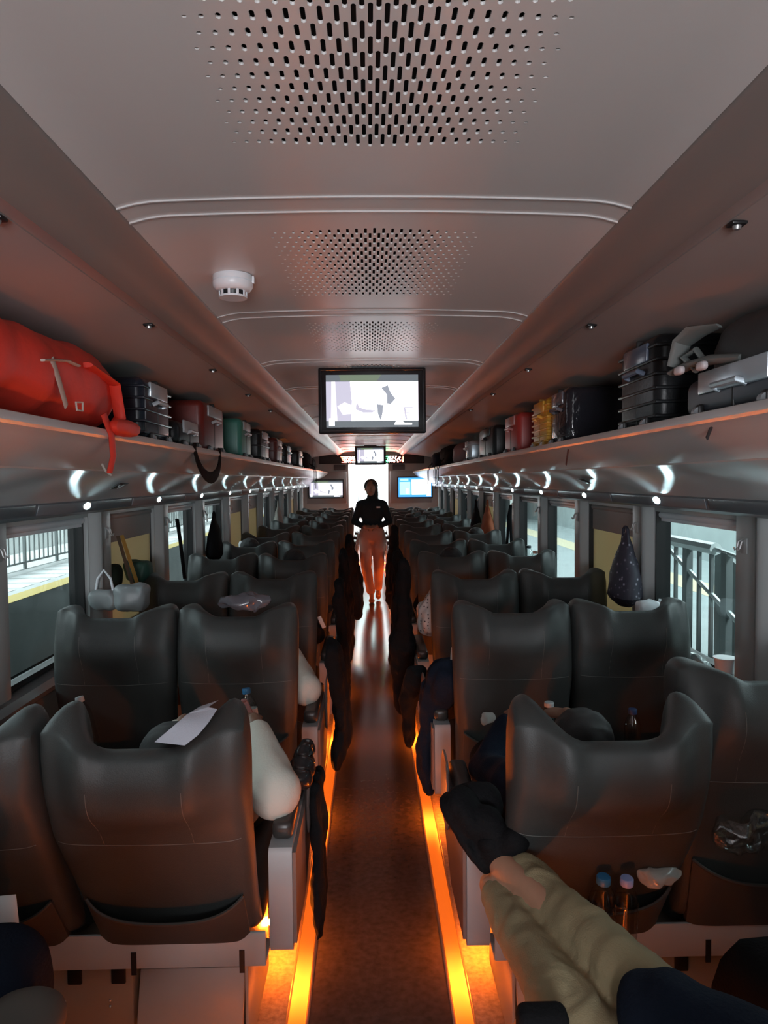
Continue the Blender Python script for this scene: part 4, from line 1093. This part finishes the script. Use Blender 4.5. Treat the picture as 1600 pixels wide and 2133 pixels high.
# ================================================================== bottles and small things in the seat pockets
M_pet = thin_glass('clear_plastic', (0.80, 0.84, 0.84), 0.08, 0.22)
M_capblue = mat('cap_blue', (0.04, 0.20, 0.42), 0.4); M_capwhite = mat('cap_white', (0.55, 0.6, 0.62), 0.4); M_caplilac = mat('cap_lilac', (0.35, 0.42, 0.75), 0.4)
def bottle(loc, lab, capm, tilt=(0, 0), h=0.22, r=0.031, label=None, group=None, body=None):
    t = thing('water_bottle', lab, 'bottle', loc, 0, group); t.rotation_euler = (R(tilt[0]), R(tilt[1]), 0)
    mb = MB(); prof = [(0.0, 0.0), (r * 0.9, 0.0), (r, 0.01)]
    for i in range(6): prof += [(r, 0.02 + i * 0.02), (r * 0.95, 0.03 + i * 0.02)]
    prof += [(r, h * 0.66), (r * 0.8, h * 0.78), (r * 0.42, h * 0.88), (r * 0.40, h * 0.92)]
    mb.lathe(prof, n=20); mb.build('bottle_body', body or M_pet, t)
    mb = MB(); mb.lathe([(r * 0.5, h * 0.90), (r * 0.52, h * 0.91), (r * 0.52, h * 0.985), (r * 0.46, h), (0.0, h)], n=20); mb.build('cap', capm, t)
    if label: mb = MB(); mb.lathe([(r * 1.02, h * 0.36), (r * 1.02, h * 0.62)], n=20); mb.build('paper_label', label, t)
    return t
M_lab = mat('bottle_label', (0.55, 0.55, 0.55), 0.4, var=0.5, vscale=40)
def pk(px, py, Y, h, lean=0.0):       # base so that the cap lands near the pixel
    p = at(px, py, Y); return (p.x, p.y, p.z - h)
bottle(pk(527, 1437, 2.70, 0.20), 'clear water bottle with blue cap in the pocket of the second left aisle seat', M_capblue, (-4, -8), 0.205, label=M_lab)
bottle(pk(190, 1452, 2.70, 0.20), 'clear bottle with white cap in the pocket of the second left window seat', M_capwhite, (-3, -14), 0.205)
bottle(pk(1252, 1815, 1.74, 0.19), 'dark clear bottle with bright blue cap in the nearest right seat pocket', M_capblue, (6, 0), 0.19, 0.034)
bottle(pk(1300, 1822, 1.73, 0.185), 'clear bottle with open lilac white ring cap in the nearest right seat pocket', M_caplilac, (6, 0), 0.19)
bottle(pk(1144, 1462, 2.72, 0.18), 'bottle with wide pale grey lid behind the nearest right aisle seat', M_capwhite, (0, 0), 0.18, 0.036)
bottle(pk(1318, 1476, 2.70, 0.20), 'bottle with dim blue cap in the pocket of the second right window seat', mat('cap_dimblue', (0.03, 0.07, 0.2), 0.5), (0, 0), 0.2)
def crumple(name, lab, cat, c, r, m, seed, n=0.02, ns=18, voxel=None):
    b = MB(); b.ell((0, 0, 0), r, nu=44, nv=26, p=2.3); b.noise(n, ns, seed)
    o = b.build(name, m); o.location = c; return tag(o, lab, cat)
M_film = mat('crumpled_film', (0.50, 0.52, 0.50), 0.2, alpha=0.5); M_clearfilm = thin_glass('clear_film', (0.82, 0.88, 0.88), 0.12, 0.25)
crumple('crumpled_plastic', 'crumpled clear plastic wrapper sticking out of the nearest right seat pocket', 'wrapper', at(1372, 1822, 1.74), (0.060, 0.012, 0.028), M_film, 1.3)
crumple('plastic_bag', 'clear plastic bag stuffed in the pocket of the nearest right window seat', 'bag', at(1555, 1738, 1.76), (0.085, 0.022, 0.050), M_clearfilm, 2.1)
crumple('plastic_wrapper', 'small bluish plastic wrapper in the second right seat pocket', 'wrapper', at(1010, 1498, 2.72), (0.032, 0.01, 0.016), M_film, 3.3)
crumple('plastic_bag', 'grey shiny plastic bag lying on top of the second left aisle seat', 'bag', at(508, 1252, 2.80), (0.10, 0.05, 0.032), mat('grey_film', (0.12, 0.12, 0.14), 0.18, alpha=0.9), 4.3)
crumple('white_wrapper', 'crumpled white wrapper on the nearest left aisle armrest', 'wrapper', at(603, 1642, 2.42), (0.016, 0.02, 0.016), M_white, 5.2, 0.006, 40)
mb = MB(); mb.box((0, 0, 0), (0.030, 0.012, 0.10), 0.004, Matrix.Rotation(R(-24), 3, 'Y')); mb.ell((-0.02, 0, 0.052), (0.012, 0.006, 0.008), nu=10, nv=6)
o = mb.build('pink_pouch', mat('pink', (0.36, 0.16, 0.15), 0.6), loc=at(520, 1488, 2.66)); tag(o, 'pink pouch in the seat pocket beside the blue capped bottle', 'pouch')
# white cloth on the notch of the nearest left aisle seat
mb = MB()
A = [at(322, 1546, 1.60), at(355, 1518, 1.60), at(390, 1488, 1.61), at(432, 1474, 1.61)]
B_ = [at(385, 1553, 1.56), at(412, 1532, 1.555), at(434, 1506, 1.55), at(452, 1478, 1.56)]
for off in (0.0, 0.004):
    for i in range(3): mb.add([A[i] + Vector((0, off, 0)), A[i + 1] + Vector((0, off, 0)), B_[i + 1] + Vector((0, off, 0)), B_[i] + Vector((0, off, 0))], [(0, 1, 2, 3)])
# part of the cloth that goes over to the front of the seat
for i in range(3): mb.add([A[i], A[i + 1], A[i + 1] + Vector((0, 0.12, -0.02)), A[i] + Vector((0, 0.12, -0.02))], [(0, 1, 2, 3)])
o = mb.build('white_headrest_cloth', mat('cloth_white', (0.50, 0.51, 0.58), 0.8, bump=0.2, bscale=300), smooth=True); tag(o, 'white cloth over the notch of the nearest left aisle headrest', 'cloth')
# white paper labels hanging by the seats
for px, py, Y, rz, lab in ((670, 1296, 4.0, -24, 'white paper luggage label beside the third left aisle seat'), (944, 1366, 3.0, 4, 'small printed white tag between the second and third right seats')):
    mb = MB(); mb.box((0, 0, 0), (0.022, 0.002, 0.07), 0.0005, Matrix.Rotation(R(rz), 3, 'Y')); o = mb.build('paper_tag', mat('tag_pale', (0.5, 0.44, 0.40), 0.6), loc=at(px, py, Y)); tag(o, lab, 'tag')

# ================================================================== things hanging on the hooks and standing on the sill
def hang(name, lab, cat, x, y, ztop, z1, z0, w_, d_, m, n=0.012, strap=None, seed=0, shape=1.0):
    t = thing(name, lab, cat, (x, y, ztop))
    b = MB(); H = z1 - z0
    def f(u, v):
        a = 2 * math.pi * u; k = (math.sin(math.pi * min(1, (1 - v) * 0.55 + 0.02)) ** shape); k = max(k, 0.05) if v > 0.97 else k
        if v < 0.12: k *= (0.4 + 0.6 * v / 0.12)
        return (d_ * k * math.cos(a), w_ * k * math.sin(a), z0 - ztop + H * v)
    b.grid(f, 30, 22); b.noise(n, 11, seed); b.build('bag_body', m, t)
    b = MB(); top = z1 - ztop
    for dy in (-0.03, 0.03): b.tube([(0, dy * 1.6, top - H * 0.18), (0, dy * 0.8, top * 0.4), (0, dy * 0.15, 0)], 0.008, 6, 0.6)
    b.build('handle', strap or m, t); return t
M_floral = mat('floral_cloth', (0.05, 0.045, 0.06), 0.6)
nt = M_floral.node_tree
v = nt.nodes.new('ShaderNodeTexVoronoi'); v.inputs['Scale'].default_value = 38
cr = nt.nodes.new('ShaderNodeValToRGB'); cr.color_ramp.elements[0].color = (0.30, 0.30, 0.36, 1); cr.color_ramp.elements[0].position = 0.12; cr.color_ramp.elements[1].color = (0.030, 0.028, 0.045, 1); cr.color_ramp.elements[1].position = 0.32
e = cr.color_ramp.elements.new(0.22); e.color = (0.09, 0.07, 0.10, 1)
tc = nt.nodes.new('ShaderNodeTexCoord')
nt.links.new(tc.outputs['Object'], v.inputs['Vector']); nt.links.new(v.outputs['Distance'], cr.inputs[0]); nt.links.new(cr.outputs[0], nt.nodes['Principled BSDF'].inputs['Base Color'])
hang('floral_bag', 'dark cloth bag with pale flower print hanging on the hook by the right window', 'bag', 1.225, 3.47, 1.385, 1.36, 1.00, 0.125, 0.075, M_floral, 0.008, seed=1)
hang('black_bag', 'black bag hanging from a hook by the third left window', 'bag', -1.24, 5.66, 1.385, 1.36, 1.0, 0.16, 0.06, C_black, 0.008, seed=2)
M_or = mat('cloth_orange', (0.32, 0.08, 0.03), 0.8)
hang('orange_cloth', 'rust orange garment hanging from a hook by a far right window', 'garment', 1.23, 7.6, 1.40, 1.38, 0.95, 0.22, 0.07, M_or, 0.012, seed=3)
hang('black_jacket', 'black garment hanging by the sixth right window', 'jacket', 1.24, 8.5, 1.38, 1.35, 0.95, 0.18, 0.06, C_black, 0.012, seed=4)
hang('pale_bag', 'pale bag hanging by a far left window', 'bag', -1.24, 9.6, 1.36, 1.3, 1.0, 0.16, 0.06, mat('pale_cloth', (0.3, 0.28, 0.25), 0.7), 0.012, seed=5)
# A-shaped strap pair on the right, long strap on the left
t = thing('hanging_strap', 'dark forked strap hanging in front of the beige blind on the right', 'strap', (1.25, 6.45, 1.385))
mb = MB(); mb.tube([(0, 0, 0), (-0.01, 0.05, -0.1), (-0.01, 0.12, -0.36)], 0.014, 6, 0.4); mb.tube([(0, 0, 0), (-0.01, -0.03, -0.1), (-0.01, -0.08, -0.36)], 0.014, 6, 0.4); mb.build('strap', C_black, t)
t = thing('hanging_strap', 'long black strap hanging beside the third left window', 'strap', (-1.25, 4.62, 1.385))
mb = MB(); mb.tube([(0, 0, 0), (0.005, 0.05, -0.15), (0.01, 0.12, -0.40)], 0.012, 6, 0.5); mb.build('strap', C_black, t)
# yellow edged garment bag + pale shopping bags by the second left window
t = thing('yellow_sash', 'brown and yellow striped sash hanging by the second left window', 'sash', (-1.25, 3.53, 1.36))
mb = MB(); mb.grid(lambda u, v: (0.0 + 0.03 * v, -0.02 + 0.05 * u + 0.16 * v, -0.33 * v), 3, 8); mb.build('brown_band', mat('sash_brown', (0.12, 0.08, 0.05), 0.7), t)
mb = MB(); mb.grid(lambda u, v: (0.001 + 0.03 * v, 0.03 + 0.055 * u + 0.16 * v, 0.0 - 0.30 * v), 3, 8); mb.build('yellow_band', mat('sash_yellow', (0.50, 0.31, 0.05), 0.7), t)
M_trans = mat('translucent_bag', (0.34, 0.37, 0.38), 0.4, alpha=0.75)
def shop(name, lab, c, r, seed, m=M_trans, handle=True):
    t = thing(name, lab, 'bag', c)
    b = MB(); b.ell((0, 0, 0), r, nu=40, nv=24, p=3.2); b.noise(0.012, 14, seed); b.build('bag_body', m, t)
    if handle:
        b = MB(); b.tube([(-0.04, 0, r[2] * 0.9), (-0.03, 0, r[2] + 0.05), (0.0, 0, r[2] + 0.09), (0.03, 0, r[2] + 0.05), (0.04, 0, r[2] * 0.9)], 0.006, 6); b.build('handle', M_white, t)
    return t
shop('shopping_bag', 'thin white shopping bag with knotted handle above the second left window seat', at(218, 1250, 3.35), (0.065, 0.05, 0.05), 1)
shop('shopping_bag', 'grey translucent bag beside the knotted white bag by the second left window', at(275, 1245, 3.30), (0.075, 0.06, 0.065), 2, mat('grey_bag', (0.22, 0.24, 0.25), 0.4, alpha=0.85), False)
shop('green_bag', 'dark green bag hanging below the second left window blind', at(288, 1190, 3.9), (0.07, 0.06, 0.06), 3, mat('bag_green', (0.01, 0.05, 0.035), 0.6), False)
shop('dark_bag', 'dark round topped bag under the yellow striped sash', at(232, 1200, 3.7), (0.05, 0.05, 0.06), 4, C_green, False)
bottle((-1.312, 6.0, ZB - 0.004), 'clear bottle standing on the left sill beyond the black bag', M_capwhite, (0, 0), 0.17)
shop('white_bundle', 'small white bundle by the left sill beyond the black bag', at(505, 1140, 6.3), (0.035, 0.04, 0.05), 5, M_white, False)
bottle((1.312, 6.0, ZB - 0.004), 'large clear water bottle on the right sill, dark capped one of the pair', M_pet and mat('cap_dark', (0.03, 0.05, 0.06), 0.4), (0, 0), 0.22, 0.04)
bottle((1.312, 5.75, ZB - 0.004), 'large clear water bottle on the right sill, white capped one of the pair', M_capwhite, (0, 0), 0.2, 0.04)
# steel flask
t = thing('drink_flask', 'reddish brown flask with silver cap by the floral bag', 'flask', (1.265, 3.12, ZB + 0.0))
mb = MB(); mb.lathe([(0, 0), (0.034, 0), (0.036, 0.01), (0.036, 0.16), (0.022, 0.20), (0.02, 0.21)], n=24); mb.build('flask_body', mat('flask_rust', (0.25, 0.08, 0.045), 0.35), t)
mb = MB(); mb.lathe([(0.02, 0.205), (0.021, 0.21), (0.021, 0.245), (0.0, 0.247)], n=24); mb.build('cap', mat('silver', (0.8, 0.8, 0.8), 0.15, metal=1), t)
shop('white_bundle', 'pale round bundle between the floral bag and the brown flask', at(1350, 1268, 3.1), (0.05, 0.05, 0.035), 6, M_white, False)
# cup and plastic tray on the right sill
t = thing('plastic_cup', 'white plastic cup with brown drink on the right window sill', 'cup', (1.315, 2.66, ZB - 0.01))
mb = MB(); mb.lathe([(0.0, 0.0), (0.028, 0.0), (0.030, 0.045), (0.034, 0.05)], n=24); mb.build('drink', mat('drink_brown', (0.12, 0.04, 0.025), 0.3), t)
mb = MB(); mb.lathe([(0.032, 0.045), (0.038, 0.10), (0.042, 0.102), (0.042, 0.107), (0.0, 0.107)], n=24); mb.build('cup_top', M_white, t)
crumple('plastic_bag', 'clear plastic food bag lying on the right window sill beside the cup', 'bag', (1.30, 2.86, ZB + 0.03), (0.04, 0.10, 0.03), mat('food_bag', (0.55, 0.62, 0.62), 0.12, alpha=0.55), 7.7, 0.015)

# ================================================================== luggage on the racks
ZS = 1.767
M_w = mat('wheel_grey', (0.32, 0.34, 0.36), 0.3)
def suitcase(s, ya, yb, h, m, lab, depth=0.33, ribs=5, x0=0.895, trim=M_black, hmat=None, soft=False, name='suitcase', group=None):
    L = yb - ya
    t = thing(name, lab, 'suitcase', (s * (x0 + depth / 2), (ya + yb) / 2, ZS), 0, group)
    mb = MB(); mb.box((0, 0, h / 2 + 0.008), (depth, L, h - 0.016), 0.035, seg=4); mb.build('shell', m, t)
    mb = MB()
    mb.box((0, 0, h / 2 + 0.008), (depth + 0.004, 0.012, h - 0.012), 0.02); mb.build('zip_band', trim, t)
    fx = -s * depth / 2
    if ribs:
        mb = MB()
        for i in range(ribs):
            z = 0.05 + (h - 0.09) * i / max(1, ribs - 1)
            mb.box((0, 0, z), (depth + 0.010, L + 0.010, 0.012), 0.006)
        mb.build('rib', m, t)
    for dy in (-0.30, 0.30):
        mb = MB(); mb.box((fx - s * 0.004, dy * L, 0.034), (0.02, 0.026, 0.036), 0.006); mb.build('wheel_housing', trim, t)
        mb = MB(); mb.tube([(fx - s * 0.010, dy * L - 0.009, 0.030), (fx - s * 0.010, dy * L + 0.009, 0.030)], 0.015, 16); mb.build('wheel', M_w, t)
    mb = MB(); z = h * 0.62
    mb.tube([(fx, -0.07, z), (fx - s * 0.02, -0.065, z + 0.01), (fx - s * 0.02, 0.065, z + 0.01), (fx, 0.07, z)], 0.009, 8); mb.build('handle', hmat or M_w, t)
    mb = MB(); mb.box((fx - s * 0.003, 0, h * 0.83), (0.012, L * 0.62, 0.06), 0.004); mb.build('handle_plate', hmat or M_w, t)
    return t
m_case_black = mat('case_black', (0.009, 0.011, 0.013), 0.36, spec=0.3, bump=0.1, bscale=60)
m_case_navy = mat('case_navy', (0.012, 0.02, 0.035), 0.25)
m_case_red = mat('case_red', (0.14, 0.018, 0.014), 0.35); m_case_maroon = mat('case_maroon', (0.10, 0.02, 0.018), 0.4)
m_case_teal = mat('case_teal', (0.035, 0.20, 0.16), 0.4); m_case_yel = mat('case_yellow', (0.62, 0.32, 0.03), 0.4)
m_case_red2 = mat('case_bright_red', (0.36, 0.035, 0.03), 0.4)
m_silver = mat('case_silver', (0.42, 0.50, 0.55), 0.25, metal=0.4)
suitcase(-1, 2.84, 3.22, 0.27, m_case_navy, 'black suitcase with pale blue handle and wheel fittings beside the red bag', hmat=m_silver)
suitcase(-1, 3.85, 4.40, 0.29, m_case_red, 'dark red suitcase on the left rack between the black and the teal ones', ribs=0)
suitcase(-1, 3.34, 3.78, 0.14, m_case_black, 'low black soft case in front of the dark red suitcase', ribs=0)
suitcase(-1, 4.98, 5.40, 0.29, m_case_teal, 'teal green suitcase on the left rack', ribs=0)
suitcase(-1, 5.85, 6.35, 0.28, m_case_black, 'first black suitcase beyond the teal one on the left rack', ribs=3)
suitcase(-1, 6.85, 7.30, 0.27, m_case_maroon, 'dark maroon suitcase beyond the teal one on the left rack', ribs=3)
suitcase(-1, 7.7, 8.10, 0.24, m_case_black, 'black suitcase with silver fittings far along the left rack', ribs=3, hmat=m_silver)
suitcase(-1, 9.0, 9.5, 0.24, m_case_black, 'black suitcase with white wheels near the hanging straps on the left rack', ribs=2, hmat=M_white)
t = thing('cardboard_box', 'olive brown cardboard box with open flap on the left rack', 'box', (-1.10, 7.55, ZS + 0.10))
mb = MB(); mb.box((0, -0.2, 0.09), (0.34, 0.5, 0.16), 0.003); mb.build('carton', mat('cardboard', (0.26, 0.23, 0.11), 0.8), t)
mb = MB(); mb.box((0.2, -0.2, 0.165), (0.10, 0.48, 0.004), 0, Matrix.Rotation(R(-8), 3, 'Y')); mb.build('flap', MATS['cardboard'], t)
# right rack
suitcase(1, 2.28, 2.62, 0.315, m_case_black, 'large glossy black ribbed suitcase on the right rack', ribs=6, hmat=mat('case_blue_grey', (0.10, 0.13, 0.19), 0.2))
suitcase(1, 3.32, 3.62, 0.28, mat('case_wrapped', (0.02, 0.02, 0.026), 0.10, spec=0.4, bump=0.6, bscale=14), 'suitcase wrapped in shiny clear film on the right rack', ribs=0, hmat=mat('film_dark', (0.12, 0.12, 0.14), 0.1))
suitcase(1, 3.68, 4.02, 0.275, m_case_yel, 'yellow ribbed suitcase on the right rack', ribs=7, trim=mat('case_yellow_dark', (0.3, 0.15, 0.02), 0.5), hmat=m_case_yel)
suitcase(1, 4.42, 4.86, 0.265, m_case_red2, 'red suitcase beyond the yellow one on the right rack', ribs=0, hmat=mat('pink_plastic', (0.4, 0.18, 0.18), 0.3))
suitcase(1, 5.3, 6.0, 0.255, m_case_black, 'large plain black suitcase beyond the red one on the right rack', ribs=0, hmat=m_case_black)
suitcase(1, 6.6, 6.85, 0.21, m_silver, 'narrow silver case with a white tag on the right rack', ribs=2)
def softbag(s, y, x, r, m, lab, name='backpack', straps=0, seed=0, cat='bag', n=0.014):
    t = thing(name, lab, cat, (s * x, y, ZS + r[2]))
    b = MB(); b.ell((0, 0, 0), r, nu=40, nv=26, p=3.0); b.noise(n, 9, seed); b.build('bag_body', m, t)
    for i in range(straps):
        b = MB(); yy = -r[1] * 0.5 + i * r[1] * 0.5; L = 0.16 + 0.05 * (i % 3)
        b.tube([(-s * r[0] * 0.8, yy, 0), (-s * (r[0] + 0.03), yy, -r[2] + 0.05), (-s * (r[0] + 0.055), yy + 0.01, -r[2] - 0.03), (-s * (r[0] + 0.05), yy + 0.02, -r[2] - L)], 0.012, 6, 0.35); b.build('strap', m, t)
    return t
softbag(-1, 10.3, 1.02, (0.17, 0.35, 0.13), C_black, 'black backpack with straps dangling over the left rack edge', straps=4, seed=2)
softbag(1, 7.6, 1.05, (0.17, 0.34, 0.12), mat('bag_mauve', (0.16, 0.09, 0.10), 0.7), 'mauve bag on the right rack beyond the silver case', seed=3)
softbag(1, 8.7, 1.02, (0.17, 0.40, 0.13), C_black, 'black backpack with hanging straps far along the right rack', straps=4, seed=4)
softbag(1, 10.2, 1.02, (0.16, 0.4, 0.12), C_navy, 'dark blue backpack at the far end of the right rack', straps=2, seed=5)
softbag(-1, 11.6, 1.04, (0.16, 0.4, 0.11), C_black, 'black bag at the far end of the left rack', seed=6)
# black strap loop hanging from the left rack
t = thing('strap_loop', 'wide black strap loop hanging over the left rack edge', 'strap', (-0.84, 3.55, 1.80))
mb = MB(); P = []
for i in range(15):
    a = math.pi * i / 14; P.append((0.0 + 0.012 * math.sin(a), -0.14 + 0.29 * (1 - math.cos(a)) , 0.0 - 0.16 * math.sin(a)))
mb.tube(P, 0.030, 10, 0.15, up=Vector((1, 0, 0))); mb.build('strap', C_black, t)
# the big red duffel
M_red = mat('red_nylon', (0.62, 0.035, 0.018), 0.55, bump=0.25, bscale=25)
t = thing('duffel_bag', 'large bright red soft duffel bag on the left rack nearest the camera', 'bag', (-1.04, 1.75, ZS))
b = MB()
def f(u, v):
    y = -0.80 + 1.67 * v; a = 2 * math.pi * u
    k = (max(0.0, 1 - abs(2 * v - 1) ** 5)) ** 0.42; hh = (0.135 + 0.015 * math.sin(v * 9)) * k
    x = 0.19 * k * math.copysign(abs(math.cos(a)) ** 0.75, math.cos(a)); z = 0.005 + 0.145 + hh * math.copysign(abs(math.sin(a)) ** 0.75, math.sin(a))
    return (x, y, z)
b.grid(f, 48, 60); b.noise(0.016, 6.5, 3); b.build('bag_body', M_red, t)
M_web = mat('webbing_pale', (0.42, 0.38, 0.34), 0.7)
def onbag(px, py, Y=None):
    p = at(px, py, Y); return Vector(p) - Vector((-1.04, 1.75, ZS))
mb = MB(); mb.tube([onbag(108, 748, 1.92), onbag(122, 790, 1.96), onbag(138, 846, 2.02)], 0.014, 8, 0.25, up=Vector((1, 0, 0))); mb.build('webbing', M_web, t)
mb = MB(); mb.tube([onbag(88, 750, 1.86), onbag(115, 750, 1.95), onbag(140, 752, 2.02), onbag(163, 762, 2.08)], 0.009, 8, 0.4); mb.build('webbing', M_web, t)
mb = MB(); mb.tube([onbag(158, 838, 2.05), onbag(172, 838, 2.08), onbag(172, 856, 2.08), onbag(160, 854, 2.05)], 0.003, 6, closed=True); mb.build('ring', M_web, t)
mb = MB(); mb.tube([onbag(180, 760, 2.15), onbag(238, 800, 2.40), onbag(250, 870, 2.46), onbag(228, 900, 2.42)], 0.020, 8, 0.4); mb.build('strap', M_red, t)
mb = MB(); mb.tube([onbag(215, 862, 2.28), onbag(232, 905, 2.30), onbag(236, 950, 2.31), onbag(228, 985, 2.31)], 0.022, 8, 0.3, up=Vector((1, 0, 0))); mb.build('strap', M_red, t)
mb = MB(); mb.ell(onbag(262, 893, 2.42), (0.022, 0.13, 0.028), p=2.6); mb.noise(0.006, 20, 2); mb.build('bottom_flap', M_red, t)
mb = MB(); mb.tube([onbag(212, 966, 2.29), onbag(220, 982, 2.30), onbag(232, 990, 2.31)], 0.006, 6, 0.4); mb.build('cord_tag', M_web, t)
# grey backpack on a silver case, right rack
t = thing('backpack', 'grey padded backpack with wide hip belt lying on the right rack nearest the camera', 'backpack', (1.03, 1.72, ZS + 0.12))
M_gb = mat('pack_grey', (0.13, 0.145, 0.14), 0.6)
b = MB(); b.ell((0.03, 0.02, 0.05), (0.16, 0.30, 0.11), nu=36, nv=22, p=2.8); b.noise(0.012, 9, 8); b.build('bag_body', mat('pack_dark', (0.03, 0.032, 0.034), 0.6), t)
def ob(px, py, Y): return Vector(at(px, py, Y)) - Vector((1.03, 1.72, ZS + 0.12))
mb = MB(); mb.tube([ob(1402, 778, 2.05), ob(1440, 760, 1.98), ob(1490, 748, 1.88), ob(1560, 745, 1.78)], [0.022, 0.028, 0.036, 0.036], 12, 0.35); mb.build('hip_belt', M_gb, t)
mb = MB(); mb.tube([ob(1405, 765, 2.05), ob(1420, 715, 2.03), ob(1450, 690, 1.98), ob(1498, 678, 1.90)], [0.022, 0.028, 0.034, 0.012], 12, 0.25); mb.build('shoulder_strap', M_gb, t)
mb = MB(); mb.tube([ob(1425, 745, 2.0), ob(1450, 728, 1.96), ob(1468, 752, 1.93), ob(1450, 772, 1.96)], 0.012, 8, 0.6, closed=True); mb.build('buckle_strap', M_gb, t)
for px, py in ((1462, 762), (1415, 772)):
    mb = MB(); mb.ell(ob(px, py, 1.88 if px > 1440 else 1.98), (0.010, 0.024, 0.012), p=3); mb.build('buckle', mat('buckle_pale', (0.55, 0.52, 0.54), 0.4), t)
suitcase(1, 1.52, 2.08, 0.13, mat('case_slate', (0.035, 0.045, 0.06), 0.4), 'flat dark case with a light grey ridge under the grey backpack on the right rack', ribs=0, hmat=m_silver)
# loose straps hanging down from the right rack
for px, py, Y, L, lab, m_ in ((1493, 862, 1.82, 0.06, 'dark grey strap end hanging from the right rack below the backpack', C_grey), (1188, 925, 3.15, 0.09, 'thin dark red strap hanging below the film wrapped suitcase', mat('strap_red', (0.08, 0.015, 0.012), 0.7))):
    p = at(px, py, Y); t = thing('strap_end', lab, 'strap', (p.x, p.y, p.z))
    mb = MB(); mb.tube([(0.012, 0, 0.0), (-0.008, 0.0, -0.02), (-0.010, -0.0 + 0.03, -L)], 0.010, 6, 0.3); mb.build('strap', m_, t)
# seat number plates on the curved panel below the racks
for s, px, py, Y, lab in ((-1, 185, 1010, 3.3, 'small dark seat number plate on the curved panel below the left rack'), (1, 1215, 995, 3.9, 'small dark seat number plate on the curved panel below the right rack')):
    x = s * 1.12
    t = thing('number_plate', lab, 'sign', (x, Y - 0.10, 1.605)); t.rotation_euler = (0, s * R(28), 0)
    mb = MB(); mb.box((0, 0, 0), (0.05, 0.11, 0.004), 0.002); mb.build('plate', M_black, t)
    mb = MB()
    mb.box((0, 0.012, -0.003), (0.034, 0.006, 0.001)); mb.box((0, 0.030, -0.003), (0.034, 0.006, 0.001)); mb.box((-0.014, 0.021, -0.003), (0.006, 0.018, 0.001)); mb.box((0.014, 0.021, -0.003), (0.006, 0.018, 0.001))
    mb.box((0, -0.01, -0.003), (0.006, 0.02, 0.001)); mb.box((0.01, -0.03, -0.003), (0.012, 0.012, 0.001))
    mb.build('symbol', mat('symbol_pale', (0.45, 0.5, 0.5), 0.5), t, smooth=False)
